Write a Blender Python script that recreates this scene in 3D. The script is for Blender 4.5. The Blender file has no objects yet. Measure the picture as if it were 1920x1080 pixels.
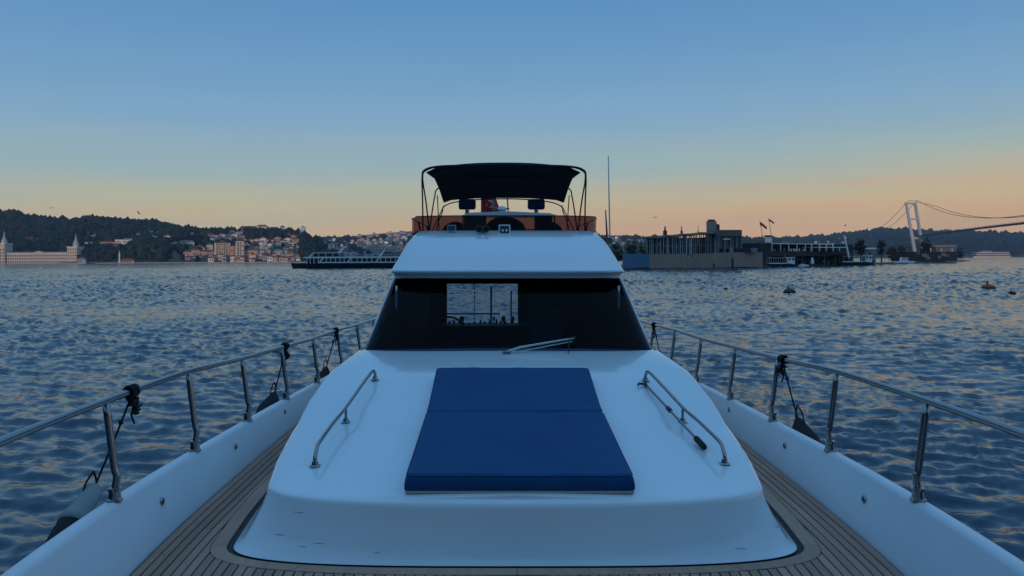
import bpy, bmesh, math, random
import numpy as np
from mathutils import Vector, Matrix
random.seed(7); rng = np.random.default_rng(11)
S = bpy.context.scene
COL = S.collection
PI = math.pi

# ------------------------------------------------------------------ camera
F0, U0, V0 = 1450.0, 935.0, 488.0           # focal length and principal point in pixels of a 1920 wide frame
H = 3.8                                      # eye height over the water
fwd = Vector((0, 1, -0.0022)).normalized()
rgt = Vector((1, 0, -0.0052)); rgt = (rgt - fwd*rgt.dot(fwd)).normalized()
upv = rgt.cross(fwd)
CAMW = Matrix(((rgt.x, upv.x, -fwd.x, 0), (rgt.y, upv.y, -fwd.y, 0), (rgt.z, upv.z, -fwd.z, H), (0, 0, 0, 1)))
cd = bpy.data.cameras.new('camera'); cam = bpy.data.objects.new('camera', cd); COL.objects.link(cam)
cam.matrix_world = CAMW
cd.sensor_width = 36; cd.lens = F0/1920*36; cd.shift_x = (960-U0)/1920; cd.shift_y = -(540-V0)/1920
cd.clip_start = 0.05; cd.clip_end = 20000
S.camera = cam
# the yacht's own frame: origin on the foredeck under the eye, +Y aft, z = 0 at the deck
CAMB = Matrix(((1, 0, 0, -0.093), (0, 0, -1, 0), (0, 1, 0, 1.6), (0, 0, 0, 1)))
BOAT = CAMW @ CAMB.inverted()

# ------------------------------------------------------------------ world, sun, exposure
SUN_EL, SUN_AZ = 4.0, 201.0                  # degrees, azimuth clockwise from +Y: low behind the camera
W = bpy.data.worlds.new('World'); S.world = W; W.use_nodes = True
nt = W.node_tree; nt.nodes.clear()
def N(tree, t, **kw):
    n = tree.nodes.new(t)
    for k, v in kw.items(): setattr(n, k, v)
    return n
L = nt.links.new
tc = N(nt, 'ShaderNodeTexCoord'); sep = N(nt, 'ShaderNodeSeparateXYZ'); L(tc.outputs['Generated'], sep.inputs[0])
def M2(tree, op, a, b=None, c=None, clamp=False):
    n = N(tree, 'ShaderNodeMath', operation=op); n.use_clamp = clamp
    for i, v in enumerate((a, b, c)):
        if v is None: continue
        if isinstance(v, (int, float)): n.inputs[i].default_value = v
        else: tree.links.new(v, n.inputs[i])
    return n.outputs[0]
el = M2(nt, 'ARCSINE', sep.outputs['Z'])
mp = N(nt, 'ShaderNodeMapping'); mp.inputs['Scale'].default_value = (1.2, 1.2, 15.0); L(tc.outputs['Generated'], mp.inputs[0])
no = N(nt, 'ShaderNodeTexNoise'); no.inputs['Scale'].default_value = 1.6; no.inputs['Detail'].default_value = 4; L(mp.outputs[0], no.inputs['Vector'])
nz = M2(nt, 'MULTIPLY', M2(nt, 'SUBTRACT', no.outputs['Fac'], 0.5), 0.075)
azs = M2(nt, 'MULTIPLY', sep.outputs['X'], -0.030)
low = M2(nt, 'SUBTRACT', 1.0, M2(nt, 'MULTIPLY', el, 3.0), clamp=True)
e2 = M2(nt, 'ADD', el, M2(nt, 'MULTIPLY', M2(nt, 'ADD', nz, azs), low))
fac = M2(nt, 'MULTIPLY', e2, 1/(PI/2), clamp=True)
ramp = N(nt, 'ShaderNodeValToRGB'); L(fac, ramp.inputs[0])
def s2l(c): return tuple((x/255/12.92 if x/255 <= .04045 else ((x/255+.055)/1.055)**2.4) for x in c)
SKY = [(0.0, (216, 164, 118)), (0.018, (219, 176, 126)), (0.034, (211, 184, 138)), (0.049, (190, 187, 158)), (0.073, (160, 182, 182)),
       (0.115, (131, 170, 199)), (0.16, (108, 156, 197)), (0.22, (88, 141, 190)), (0.36, (96, 150, 201)), (0.6, (110, 164, 214)), (1.0, (112, 167, 217))]
cr = ramp.color_ramp
while len(cr.elements) < len(SKY): cr.elements.new(0.5)
for e, (p, c) in zip(cr.elements, SKY): e.position = p; e.color = (*s2l(c), 1)
# faint warm cloud streaks low on the right
mp2 = N(nt, 'ShaderNodeMapping'); mp2.inputs['Scale'].default_value = (1.6, 1.6, 34.0); mp2.inputs['Rotation'].default_value = (0, .03, 0); L(tc.outputs['Generated'], mp2.inputs[0])
cl = N(nt, 'ShaderNodeTexNoise'); cl.inputs['Scale'].default_value = 1.3; cl.inputs['Detail'].default_value = 5; L(mp2.outputs[0], cl.inputs['Vector'])
cm = M2(nt, 'MULTIPLY', M2(nt, 'SUBTRACT', cl.outputs['Fac'], .46), 4.0, clamp=True)
band = M2(nt, 'SUBTRACT', 1.0, M2(nt, 'ABSOLUTE', M2(nt, 'MULTIPLY', M2(nt, 'SUBTRACT', el, .062), 17.0)), clamp=True)
side = M2(nt, 'MULTIPLY_ADD', sep.outputs['X'], 1.2, .35, clamp=True)
cmix = N(nt, 'ShaderNodeMixRGB'); cmix.inputs[2].default_value = (*s2l((214, 164, 136)), 1)
L(M2(nt, 'MULTIPLY', M2(nt, 'MULTIPLY', M2(nt, 'MULTIPLY', cm, band), side), .95), cmix.inputs[0]); L(ramp.outputs[0], cmix.inputs[1])
bg = N(nt, 'ShaderNodeBackground'); bg.inputs['Strength'].default_value = 1.0; L(cmix.outputs[0], bg.inputs['Color'])
wo = N(nt, 'ShaderNodeOutputWorld'); L(bg.outputs[0], wo.inputs['Surface'])
sd = bpy.data.lights.new('sun', 'SUN'); sd.energy = 1.6; sd.angle = math.radians(3); sd.color = (1.0, .71, .52)
so = bpy.data.objects.new('sun', sd); COL.objects.link(so)
az, elv = math.radians(SUN_AZ), math.radians(SUN_EL)
sdir = Vector((math.sin(az)*math.cos(elv), math.cos(az)*math.cos(elv), math.sin(elv)))
so.rotation_euler = sdir.to_track_quat('Z', 'Y').to_euler()
S.view_settings.view_transform = 'Standard'; S.view_settings.look = 'None'; S.view_settings.gamma = 1
S.view_settings.exposure = 0.0; S.view_settings.use_curve_mapping = False
S.cycles.max_bounces = 8; S.cycles.volume_bounces = 0; S.cycles.transparent_max_bounces = 16
S.cycles.volume_step_rate = 1.0; S.cycles.caustics_reflective = False; S.cycles.caustics_refractive = False

# ------------------------------------------------------------------ helpers
def tag(o, label=None, cat=None, group=None, kind=None):
    if label: o['label'] = label
    if cat: o['category'] = cat
    if group: o['group'] = group
    if kind: o['kind'] = kind
    return o
def empty(name, loc=(0, 0, 0), rz=0, mw=None, **kw):
    o = bpy.data.objects.new(name, None); COL.objects.link(o); o.empty_display_size = .3
    if mw is not None: o.matrix_world = mw
    else: o.location = loc; o.rotation_euler = (0, 0, rz)
    return tag(o, **kw)
MATS = {}
def mat(name, base, rough=.5, metal=0, spec=.5, var=None, bump=None, coat=0, objvar=0, stretch=None, ior=None):
    if name in MATS: return MATS[name]
    m = bpy.data.materials.new(name); m.use_nodes = True; t = m.node_tree; b = t.nodes['Principled BSDF']
    b.inputs['Base Color'].default_value = (*base, 1); b.inputs['Roughness'].default_value = rough
    b.inputs['Metallic'].default_value = metal; b.inputs['Specular IOR Level'].default_value = spec
    if ior: b.inputs['IOR'].default_value = ior
    if coat: b.inputs['Coat Weight'].default_value = coat; b.inputs['Coat Roughness'].default_value = .06
    co = N(t, 'ShaderNodeTexCoord').outputs['Object']
    if stretch:
        mm = N(t, 'ShaderNodeMapping'); mm.inputs['Scale'].default_value = stretch; t.links.new(co, mm.inputs[0]); co = mm.outputs[0]
    if var:
        n = N(t, 'ShaderNodeTexNoise'); n.inputs['Scale'].default_value = var[0]; n.inputs['Detail'].default_value = 5
        t.links.new(co, n.inputs['Vector'])
        f = M2(t, 'MULTIPLY_ADD', M2(t, 'SUBTRACT', n.outputs['Fac'], .5), var[1]*2.2, 1.0)
        if objvar:
            oi = N(t, 'ShaderNodeObjectInfo')
            f = M2(t, 'MULTIPLY', f, M2(t, 'MULTIPLY_ADD', oi.outputs['Random'], objvar*2, 1-objvar))
        vm = N(t, 'ShaderNodeVectorMath', operation='SCALE'); vm.inputs[0].default_value = base
        t.links.new(f, vm.inputs['Scale']); t.links.new(vm.outputs[0], b.inputs['Base Color'])
    if bump:
        n = N(t, 'ShaderNodeTexNoise'); n.inputs['Scale'].default_value = bump[0]; n.inputs['Detail'].default_value = 3
        t.links.new(co, n.inputs['Vector'])
        bb = N(t, 'ShaderNodeBump'); bb.inputs['Strength'].default_value = bump[1]; bb.inputs['Distance'].default_value = bump[2] if len(bump) > 2 else .01
        t.links.new(n.outputs['Fac'], bb.inputs['Height']); t.links.new(bb.outputs[0], b.inputs['Normal'])
    MATS[name] = m; return m
def glass(name, tint, rough=.02, ior=1.5):
    m = bpy.data.materials.new(name); m.use_nodes = True; t = m.node_tree; t.nodes.clear()
    tr = N(t, 'ShaderNodeBsdfTransparent'); tr.inputs[0].default_value = (*tint, 1)
    g = N(t, 'ShaderNodeBsdfGlossy'); g.inputs['Roughness'].default_value = rough; g.inputs[0].default_value = (1, 1, 1, 1)
    fr = N(t, 'ShaderNodeFresnel'); fr.inputs['IOR'].default_value = ior
    mx = N(t, 'ShaderNodeMixShader'); t.links.new(fr.outputs[0], mx.inputs[0]); t.links.new(tr.outputs[0], mx.inputs[1]); t.links.new(g.outputs[0], mx.inputs[2])
    o = N(t, 'ShaderNodeOutputMaterial'); t.links.new(mx.outputs[0], o.inputs[0]); MATS[name] = m; return m

gel = mat('white_gelcoat', (.80, .82, .83), .30, spec=.5, var=(1.3, .05), bump=(1.7, .06, .02), coat=.9)
gel_old = mat('bulwark_gelcoat', (.70, .73, .76), .36, var=(2.2, .07), bump=(2.5, .08, .02))
steel = mat('stainless_steel', (.34, .33, .33), .22, metal=1, var=(9, .12))
dsteel = mat('dull_steel', (.30, .31, .32), .35, metal=1)
blackp = mat('black_plastic', (.012, .012, .014), .45)
rubber = mat('black_rubber_fabric', (.010, .010, .012), .8, bump=(60, .3, .004))
ropem = mat('black_rope', (.012, .012, .014), .9, bump=(160, .5, .003))
caulk = mat('black_caulk', (.008, .008, .010), .6)
teak = mat('weathered_teak', (.40, .225, .155), .72, var=(26, .28), objvar=.22, stretch=(1, .06, 1), bump=(70, .25, .003))
navy = mat('navy_cushion_vinyl', (.003, .066, .180), .6, spec=.2, var=(2.2, .18), bump=(5, .25, .02))
navy2 = mat('navy_seat_vinyl', (.006, .02, .075), .5, spec=.4)
pipe = mat('cream_edging', (.45, .43, .38), .6)
canv = mat('black_canvas', (.006, .007, .010), .85, bump=(9, .3, .02))
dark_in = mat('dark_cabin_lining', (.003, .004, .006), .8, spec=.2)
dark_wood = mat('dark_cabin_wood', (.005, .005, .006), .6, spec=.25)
curtain = mat('grey_curtain', (.10, .11, .13), .8)
redcloth = mat('red_flag_cloth', (.50, .03, .025), .7)
whitecloth = mat('white_flag_emblem', (.7, .7, .7), .7)
brass = mat('dull_brass', (.35, .27, .12), .35, metal=1)
wind_glass = glass('tinted_windshield', (.33, .46, .62), ior=1.15)
amber = glass('amber_acrylic', (.14, .075, .08), ior=1.20)

class MB:
    def __init__(s): s.v = []; s.f = []
    def add(s, vs, fs):
        o = len(s.v); s.v += [tuple(p) for p in vs]; s.f += [tuple(i+o for i in f) for f in fs]; return s
    def box(s, x0, x1, y0, y1, z0, z1):
        v = [(x0, y0, z0), (x1, y0, z0), (x1, y1, z0), (x0, y1, z0), (x0, y0, z1), (x1, y0, z1), (x1, y1, z1), (x0, y1, z1)]
        return s.add(v, [(0, 3, 2, 1), (4, 5, 6, 7), (0, 1, 5, 4), (1, 2, 6, 5), (2, 3, 7, 6), (3, 0, 4, 7)])
    def tube(s, pts, r, seg=8, caps=True):
        pts = [Vector(p) for p in pts]; n = len(pts)
        rs = r if isinstance(r, (list, tuple)) else [r]*n
        ref = None; vs = []; fs = []
        for i, p in enumerate(pts):
            t = (pts[min(i+1, n-1)] - pts[max(i-1, 0)]).normalized()
            if ref is None: ref = Vector((0, 0, 1)) if abs(t.z) < .9 else Vector((1, 0, 0))
            a = (ref - t*ref.dot(t)).normalized(); ref = a; b = t.cross(a)
            for k in range(seg):
                w = 2*PI*k/seg; vs.append(p + (a*math.cos(w) + b*math.sin(w))*rs[i])
        for i in range(n-1):
            for k in range(seg):
                k2 = (k+1) % seg; fs.append((i*seg+k, i*seg+k2, (i+1)*seg+k2, (i+1)*seg+k))
        if caps: fs.append(tuple(range(seg-1, -1, -1))); fs.append(tuple((n-1)*seg+k for k in range(seg)))
        return s.add(vs, fs)
    def lathe(s, prof, c=(0, 0, 0), seg=16, axis=(0, 0, 1)):
        ax = Vector(axis).normalized(); q = Vector((0, 0, 1)).rotation_difference(ax); c = Vector(c); vs = []; fs = []
        for r, z in prof:
            for k in range(seg):
                w = 2*PI*k/seg; vs.append(c + q @ Vector((r*math.cos(w), r*math.sin(w), z)))
        n = len(prof)
        for i in range(n-1):
            for k in range(seg):
                k2 = (k+1) % seg; fs.append((i*seg+k, i*seg+k2, (i+1)*seg+k2, (i+1)*seg+k))
        fs.append(tuple(range(seg-1, -1, -1))); fs.append(tuple((n-1)*seg+k for k in range(seg)))
        return s.add(vs, fs)
    def loft(s, rings, closed=False, flip=False):
        m = len(rings[0]); vs = [p for r in rings for p in r]; fs = []
        for i in range(len(rings)-1):
            for k in range(m if closed else m-1):
                k2 = (k+1) % m; q = (i*m+k, i*m+k2, (i+1)*m+k2, (i+1)*m+k)
                fs.append(q[::-1] if flip else q)
        return s.add(vs, fs)
    def prism(s, poly, y0, y1):          # poly in (x, z), extruded along y
        n = len(poly); vs = [(x, y0, z) for x, z in poly] + [(x, y1, z) for x, z in poly]
        fs = [tuple(range(n)), tuple(range(2*n-1, n-1, -1))] + [(i, i+n, (i+1) % n + n, (i+1) % n) for i in range(n)]
        return s.add(vs, fs)
    def mesh(s, name):
        me = bpy.data.meshes.new(name); me.from_pydata(s.v, [], s.f); me.update(); return me
    def build(s, name, m, parent=None, smooth=False, bevel=0, fix=True, solid=0, **kw):
        me = s.mesh(name)
        if fix or bevel:
            bm = bmesh.new(); bm.from_mesh(me)
            if bevel:
                bmesh.ops.bevel(bm, geom=bm.edges[:], offset=bevel, segments=2, profile=.6, affect='EDGES', clamp_overlap=True)
            if fix: bmesh.ops.recalc_face_normals(bm, faces=bm.faces)
            bm.to_mesh(me); bm.free()
        if smooth: me.shade_smooth()
        me.materials.append(m if not isinstance(m, str) else MATS[m])
        o = bpy.data.objects.new(name, me); COL.objects.link(o)
        if parent is not None: o.parent = parent
        if solid:
            md = o.modifiers.new('thickness', 'SOLIDIFY'); md.thickness = solid; md.offset = 0
        if smooth and smooth != 'all':
            try: me.set_sharp_from_angle(angle=math.radians(40))
            except Exception: pass
        return tag(o, **kw)
def inst(src, parent, name=None, loc=None, rot=None):
    c = src.copy(); c.name = name or src.name.split('.')[0]; COL.objects.link(c); c.parent = parent
    if loc is not None: c.location = loc
    if rot is not None: c.rotation_euler = rot
    return c
def interp(tbl, x): return float(np.interp(x, [a for a, b in tbl], [b for a, b in tbl]))
def P(u, v, d):
    u, v, d = float(u), float(v), float(d)
    return Vector((0, 0, H)) + d*(fwd + (u-U0)/F0*rgt - (v-V0)/F0*upv)
def Z(u, v, d): return P(u, v, d).z
def G(u, d, z=0.0):
    p = P(u, 485, d); p.z = float(z); return p
def smooth_poly(pts, n=8):
    """Catmull-Rom through the points"""
    pts = [Vector(p) for p in pts]; out = []
    for i in range(len(pts)-1):
        p0, p1, p2, p3 = pts[max(i-1, 0)], pts[i], pts[i+1], pts[min(i+2, len(pts)-1)]
        for k in range(n):
            t = k/n; out.append(.5*((2*p1) + (p2-p0)*t + (2*p0-5*p1+4*p2-p3)*t*t + (3*p1-p0-3*p2+p3)*t**3))
    out.append(pts[-1]); return out

# ================================================================== WATER
def ocean(n, Lm, kp, rms, wind, spread=2, tail=3.2):
    k1 = np.fft.fftfreq(n, Lm/n)*2*PI; kx, ky = np.meshgrid(k1, k1, indexing='ij'); k = np.hypot(kx, ky); k[0, 0] = 1
    c = (kx*wind[0]+ky*wind[1])/k
    sp = np.exp(-1.2*(kp/k)**2)*k**(-tail)*(np.abs(c)**spread*.9+.10)
    sp[0, 0] = 0; sp *= (k < k1.max()*.9)
    a = (rng.normal(size=(n, n))+1j*rng.normal(size=(n, n)))*np.sqrt(sp)
    h = np.real(np.fft.ifft2(a)); s = rms/h.std(); h *= s
    dx = np.real(np.fft.ifft2(-1j*kx/k*a))*s; dy = np.real(np.fft.ifft2(-1j*ky/k*a))*s
    return h, dx, dy
def samp(t, Lm, x, y):
    n = t.shape[0]; fx = (x/Lm % 1)*n; fy = (y/Lm % 1)*n; i = fx.astype(int) % n; j = fy.astype(int) % n; a = fx-np.floor(fx); b = fy-np.floor(fy)
    i2 = (i+1) % n; j2 = (j+1) % n
    return t[i, j]*(1-a)*(1-b)+t[i2, j]*a*(1-b)+t[i, j2]*(1-a)*b+t[i2, j2]*a*b
def build_water():
    front = np.radians(np.linspace(-41, 41, 720)); rest = np.radians(np.linspace(41, 319, 71))[1:-1]
    ang = np.concatenate([front, rest]); na = len(ang)
    r = np.concatenate([np.geomspace(2.0, 420, 600), np.geomspace(424, 5200, 130)]); nr = len(r)
    A, R = np.meshgrid(ang, r); X = R*np.sin(A); Y = R*np.cos(A)
    wd = np.array([.30, .954]); wd2 = np.array([-.25, .968])
    h1, dx1, dy1 = ocean(512, 53.0, 2*PI/1.45, .029, wd, 4.5, 3.5)
    h2, dx2, dy2 = ocean(256, 9.3, 2*PI/.6, .0085, wd2, 2.0, 3.2)
    g, _, _ = ocean(128, 310.0, 2*PI/60, 1.0, wd, 1, 3.0)
    gust = np.clip(1+.38*samp(g, 310.0, X, Y), .25, 2.0)
    f1 = np.clip(1.25-R/900, .0, 1)*(.35+.65*gust); f2 = np.clip(1.15-R/110, 0, 1)*gust
    z = samp(h1, 53.0, X, Y)*f1+samp(h2, 9.3, X, Y)*f2
    X2 = X-.45*samp(dx1, 53.0, X, Y)*f1-.6*samp(dx2, 9.3, X, Y)*f2
    Y2 = Y-.45*samp(dy1, 53.0, X, Y)*f1-.6*samp(dy2, 9.3, X, Y)*f2
    # beyond the reach of the ripple tiles the sea keeps its steepness with crests as long as the mesh rows are apart
    q = rng.normal(size=(nr, na)); q = sum(np.roll(q, k, 1)*w for k, w in ((-1, .6), (0, 1), (1, .6)))
    q = q-.35*np.roll(q, 1, 0); q /= q.std(); sp_ = np.gradient(r)[:, None]
    z = z+q*np.clip((R-25)/90, 0, 1)*np.minimum(.08*sp_, .09)*(.6+.4*gust)
    co = np.stack([X2, Y2, z], -1).reshape(-1, 3)
    idx = np.arange(nr*na).reshape(nr, na); nx = np.roll(idx, -1, axis=1)
    q = np.stack([idx[:-1], nx[:-1], nx[1:], idx[1:]], -1).reshape(-1, 4)[:, ::-1]
    c0 = len(co); co = np.vstack([co, [[0, 0, 0]]])
    tri = np.stack([idx[0], np.roll(idx[0], -1), np.full(na, c0)], -1)
    me = bpy.data.meshes.new('water'); nf = len(q)+len(tri)
    me.vertices.add(len(co)); me.vertices.foreach_set('co', co.astype(np.float32).ravel())
    lv = np.concatenate([q.ravel(), tri.ravel()]); me.loops.add(len(lv)); me.loops.foreach_set('vertex_index', lv.astype(np.int32))
    me.polygons.add(nf); ls = np.concatenate([np.arange(len(q))*4, len(q)*4+np.arange(len(tri))*3])
    me.polygons.foreach_set('loop_start', ls.astype(np.int32)); me.update(calc_edges=True); me.validate()
    me.shade_smooth()
    m = bpy.data.materials.new('sea_water'); m.use_nodes = True; t = m.node_tree; b = t.nodes['Principled BSDF']
    b.inputs['Base Color'].default_value = (.007, .036, .066, 1); b.inputs['Roughness'].default_value = .13; b.inputs['IOR'].default_value = 1.34
    b.inputs['Specular IOR Level'].default_value = .5
    co_ = N(t, 'ShaderNodeNewGeometry').outputs['Position']
    ms = N(t, 'ShaderNodeMapping'); ms.inputs['Scale'].default_value = (.35, 1, 1); t.links.new(co_, ms.inputs[0])
    n2 = N(t, 'ShaderNodeTexNoise'); n2.inputs['Scale'].default_value = .04; n2.inputs['Detail'].default_value = 5; n2.inputs['Roughness'].default_value = .6; t.links.new(ms.outputs[0], n2.inputs['Vector'])
    st = N(t, 'ShaderNodeMapRange'); st.inputs['From Min'].default_value = .36; st.inputs['From Max'].default_value = .64   # smooth and ruffled patches
    st.inputs['To Min'].default_value = .28; st.inputs['To Max'].default_value = 1.25; t.links.new(n2.outputs['Fac'], st.inputs['Value'])
    acc = None
    for sc, amp, sx, rot in ((.16, .08, .30, .25), (.75, .17, .38, -.15), (3.2, .16, .5, .3), (11.0, .10, .8, 0)):
        mm = N(t, 'ShaderNodeMapping'); mm.inputs['Scale'].default_value = (sx, 1, 1); mm.inputs['Rotation'].default_value = (0, 0, rot); t.links.new(co_, mm.inputs[0])
        n1 = N(t, 'ShaderNodeTexNoise'); n1.inputs['Scale'].default_value = sc; n1.inputs['Detail'].default_value = 2; t.links.new(mm.outputs[0], n1.inputs['Vector'])
        v1 = N(t, 'ShaderNodeVectorMath', operation='SUBTRACT'); t.links.new(n1.outputs['Color'], v1.inputs[0]); v1.inputs[1].default_value = (.5, .5, .5)
        v2 = N(t, 'ShaderNodeVectorMath', operation='MULTIPLY'); t.links.new(v1.outputs[0], v2.inputs[0]); v2.inputs[1].default_value = (amp*1.1, amp*2.2, 0)
        if acc is None: acc = v2.outputs[0]
        else:
            v3 = N(t, 'ShaderNodeVectorMath', operation='ADD'); t.links.new(acc, v3.inputs[0]); t.links.new(v2.outputs[0], v3.inputs[1]); acc = v3.outputs[0]
    sc_ = N(t, 'ShaderNodeVectorMath', operation='SCALE'); t.links.new(acc, sc_.inputs[0]); t.links.new(st.outputs[0], sc_.inputs['Scale'])
    ad = N(t, 'ShaderNodeVectorMath', operation='ADD'); t.links.new(sc_.outputs[0], ad.inputs[0]); t.links.new(N(t, 'ShaderNodeNewGeometry').outputs['Normal'], ad.inputs[1])
    nn = N(t, 'ShaderNodeVectorMath', operation='NORMALIZE'); t.links.new(ad.outputs[0], nn.inputs[0]); t.links.new(nn.outputs[0], b.inputs['Normal'])
    me.materials.append(m)
    o = bpy.data.objects.new('water', me); COL.objects.link(o); tag(o, kind='structure')
build_water()

# ================================================================== HILLS
class Hill:
    def __init__(s, name, sil, shore, ridge, u0, u1, nu, nv, m, bumps=5, treeh=0):
        s.sil, s.shore, s.ridge, s.treeh = sil, shore, ridge, treeh
        us = np.linspace(u0, u1, nu); ts = np.linspace(-.03, 1.7, nv); b = MB(); vs = []
        for t in ts:
            for u in us:
                d = s.d(u, t); p = G(u, d); p.z = s.h(u, d); vs.append(p)
        fs = [(j*nu+i, j*nu+i+1, (j+1)*nu+i+1, (j+1)*nu+i) for j in range(nv-1) for i in range(nu-1)]
        b.add(vs, fs); s.o = b.build(name, m, smooth='all', kind='structure')
    def d(s, u, t): a = interp(s.shore, u); r = interp(s.ridge, u); return a+(r-a)*t
    def h(s, u, d):
        a = interp(s.shore, u); r = interp(s.ridge, u); t = (d-a)/(r-a)
        zr = Z(u, interp(s.sil, u)+s.treeh, r)
        if t < 0: return -2.5
        n = math.sin(u*.021+t*5)*math.sin(u*.009-t*9+1.3)*.10+math.sin(u*.05+t*13)*.035
        if t <= 1: p = 1.2/zr + (t**.75)*(1-.0) + n*math.sin(PI*min(1, t))*1.0; return zr*min(p, 1.0) if p < 1 else zr
        return zr*max(0, 1-(t-1)*1.1)
    def hit(s, u, v):
        a = s.d(u, .004); r = s.d(u, 1.0)
        for i in range(220):
            d = a+(r-a)*i/219
            if s.h(u, d) >= Z(u, v, d): return d
        return r
hillm = mat('wooded_slope', (.040, .050, .034), .95, var=(.02, .5))
townm = mat('built_up_slope', (.11, .10, .085), .95, var=(.012, .6))
hl = Hill('left_hillside', [(-600, 392), (0, 397), (20, 396), (60, 404), (130, 410), (200, 409), (240, 411), (300, 416), (340, 425), (380, 431), (430, 429), (480, 428), (530, 432), (560, 434), (590, 446), (640, 462), (700, 480), (740, 487)],
          [(-600, 1050), (100, 1020), (500, 930), (740, 900)], [(-600, 1600), (300, 1500), (600, 1350), (740, 1300)], -600, 740, 150, 26, hillm, treeh=9)
hf = Hill('far_town_hillside', [(520, 470), (590, 452), (620, 445), (650, 440), (690, 436), (730, 432), (780, 429), (850, 431), (950, 433), (1050, 435), (1130, 438), (1170, 437.5), (1200, 440), (1230, 446), (1300, 449), (1380, 448), (1420, 448), (1480, 450)],
          [(520, 1500), (1480, 1500)], [(520, 2700), (1480, 2700)], 520, 1480, 110, 20, townm, treeh=4)
hr = Hill('right_hillside', [(1380, 449), (1450, 447), (1480, 443), (1520, 442), (1560, 438), (1600, 434), (1625, 431), (1660, 428.5), (1710, 429), (1750, 431), (1800, 432), (1850, 434), (1920, 434), (2100, 432), (2500, 436)],
          [(1380, 2300), (1900, 2400), (2500, 2400)], [(1380, 3300), (2500, 3500)], 1380, 2500, 120, 20, hillm, treeh=7)

# unseen hill added behind the camera to shade the yacht and the island
def shade_hill():
    b = MB(); vs = []; nu, nv = 120, 16
    for j in range(nv):
        t = j/(nv-1)
        for i in range(nu):
            a = math.radians(112+(318-112)*i/(nu-1)); e = min(1, i/14, (nu-1-i)/14); rr = 95+150*t
            hh = 58*math.sin(PI*min(1, t*1.0+.02))**.8*(e**1.3)*(1+.08*math.sin(a*23)+.05*math.sin(a*41+t*9))-1.5*(1-t)
            vs.append((rr*math.sin(a), rr*math.cos(a), max(-2, hh)))
    b.add(vs, [(j*nu+i, j*nu+i+1, (j+1)*nu+i+1, (j+1)*nu+i) for j in range(nv-1) for i in range(nu-1)])
    b.build('unseen_shade_hill', hillm, smooth='all', kind='structure')
shade_hill()
boxes = [(-160, 146, 466, 500, 1015), (219, 230, 468, 500, 985), (232, 262, 484, 500, 960)]                                   # picture-side boxes of the houses, so the woods leave them showing
# ------------------------------------------------------------------ houses
WALLS = [mat('cream_render', (.60, .48, .37), .9, var=(.3, .12)), mat('salmon_render', (.56, .37, .29), .9, var=(.3, .12)), mat('white_render', (.74, .70, .66), .9, var=(.3, .1)),
         mat('pale_grey_render', (.40, .38, .37), .9, var=(.3, .12)), mat('ochre_render', (.42, .29, .17), .9, var=(.3, .12))]
redroof = mat('red_roof_tiles', (.20, .065, .045), .85, var=(1.5, .3)); greyroof = mat('grey_roofing', (.17, .17, .18), .85, var=(1, .25))
winm = mat('dark_window_glass', (.02, .025, .035), .15)
HC = {}
def house_meshes(w, dp, h, flat, wi, ri):
    key = (round(w), round(dp), round(h), flat, wi, ri)
    if key in HC: return HC[key]
    w, dp, h = key[0], key[1], key[2]
    a = MB().box(-w/2, w/2, -dp/2, dp/2, -4, h)
    r = MB()
    if flat:
        r.box(-w/2-.3, w/2+.3, -dp/2-.3, dp/2+.3, h+.003, h+.45); r.box(-w*.15, w*.18, -dp*.2, dp*.2, h+.453, h+2.4)
    else:
        rh = min(dp, w)*.28+.6; e = .5
        v = [(-w/2-e, -dp/2-e, h), (w/2+e, -dp/2-e, h), (w/2+e, dp/2+e, h), (-w/2-e, dp/2+e, h), (-w/2+dp*.35, 0, h+rh), (w/2-dp*.35, 0, h+rh)]
        if w < dp*.9: v[4] = (0, -dp*.2, h+rh); v[5] = (0, dp*.2, h+rh)
        r.add([(x, y, z+.003) for x, y, z in v], [(0, 1, 5, 4), (2, 3, 4, 5), (1, 2, 5), (3, 0, 4), (3, 2, 1, 0)])
    wn = MB(); fl = max(1, int(h/3.1)); nw = max(2, int(w/2.6))
    for k in range(fl):
        for i in range(nw):
            if (i*7+k*3+wi) % 6 == 5: continue
            x = -w/2+(i+.5)*w/nw; z = k*3.1+1.0; ww = .75 if (i+wi) % 3 else .95
            wn.box(x-ww, x+ww, -dp/2-.05, -dp/2+.2, z, z+1.6)
        if k and wi % 2: wn.box(-w*.4, w*.4, -dp/2-1.0, -dp/2-.052, k*3.1-.1, k*3.1+.12)
    HC[key] = [a.build('wall', WALLS[wi], None), r.build('roof', (redroof, greyroof)[ri], None), wn.build('window', winm, None, kind='stuff')]
    HC[key].append(True); return HC[key]
def house(name, p, w, dp, h, rz, flat=False, wi=0, ri=0, **kw):
    root = empty(name, p, rz, **kw); src = house_meshes(w, dp, h, flat, wi, ri)
    for o in src[:3]:
        if src[3]: o.parent = root
        else: inst(o, root)
    src[3] = False; return root
def facing(p): return -math.atan2(p.x, p.y)
def house_px(hill, u0, u1, v0, v1, wi, ri, flat, label, group=None, d=None, dp=None, cat='house', name='hillside_house'):
    um = (u0+u1)/2; d = d or hill.hit(um, v1); px = d/F0
    w = max(3, (u1-u0)*px); h = max(3, (v1-v0)*px-(0 if flat else w*.10)); h = max(3, h)
    p = G(um, d, 0); p.z = Z(um, v1, d); dp = dp or min(max(8, w*.5), 16)
    boxes.append((u0-1, u1+1, v0-1, v1+1, d))
    return house(name, p, w, dp, h, facing(p)+random.uniform(-.25, .25)*(w < 25), flat, wi, ri, label=label, cat=cat, group=group)
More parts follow.
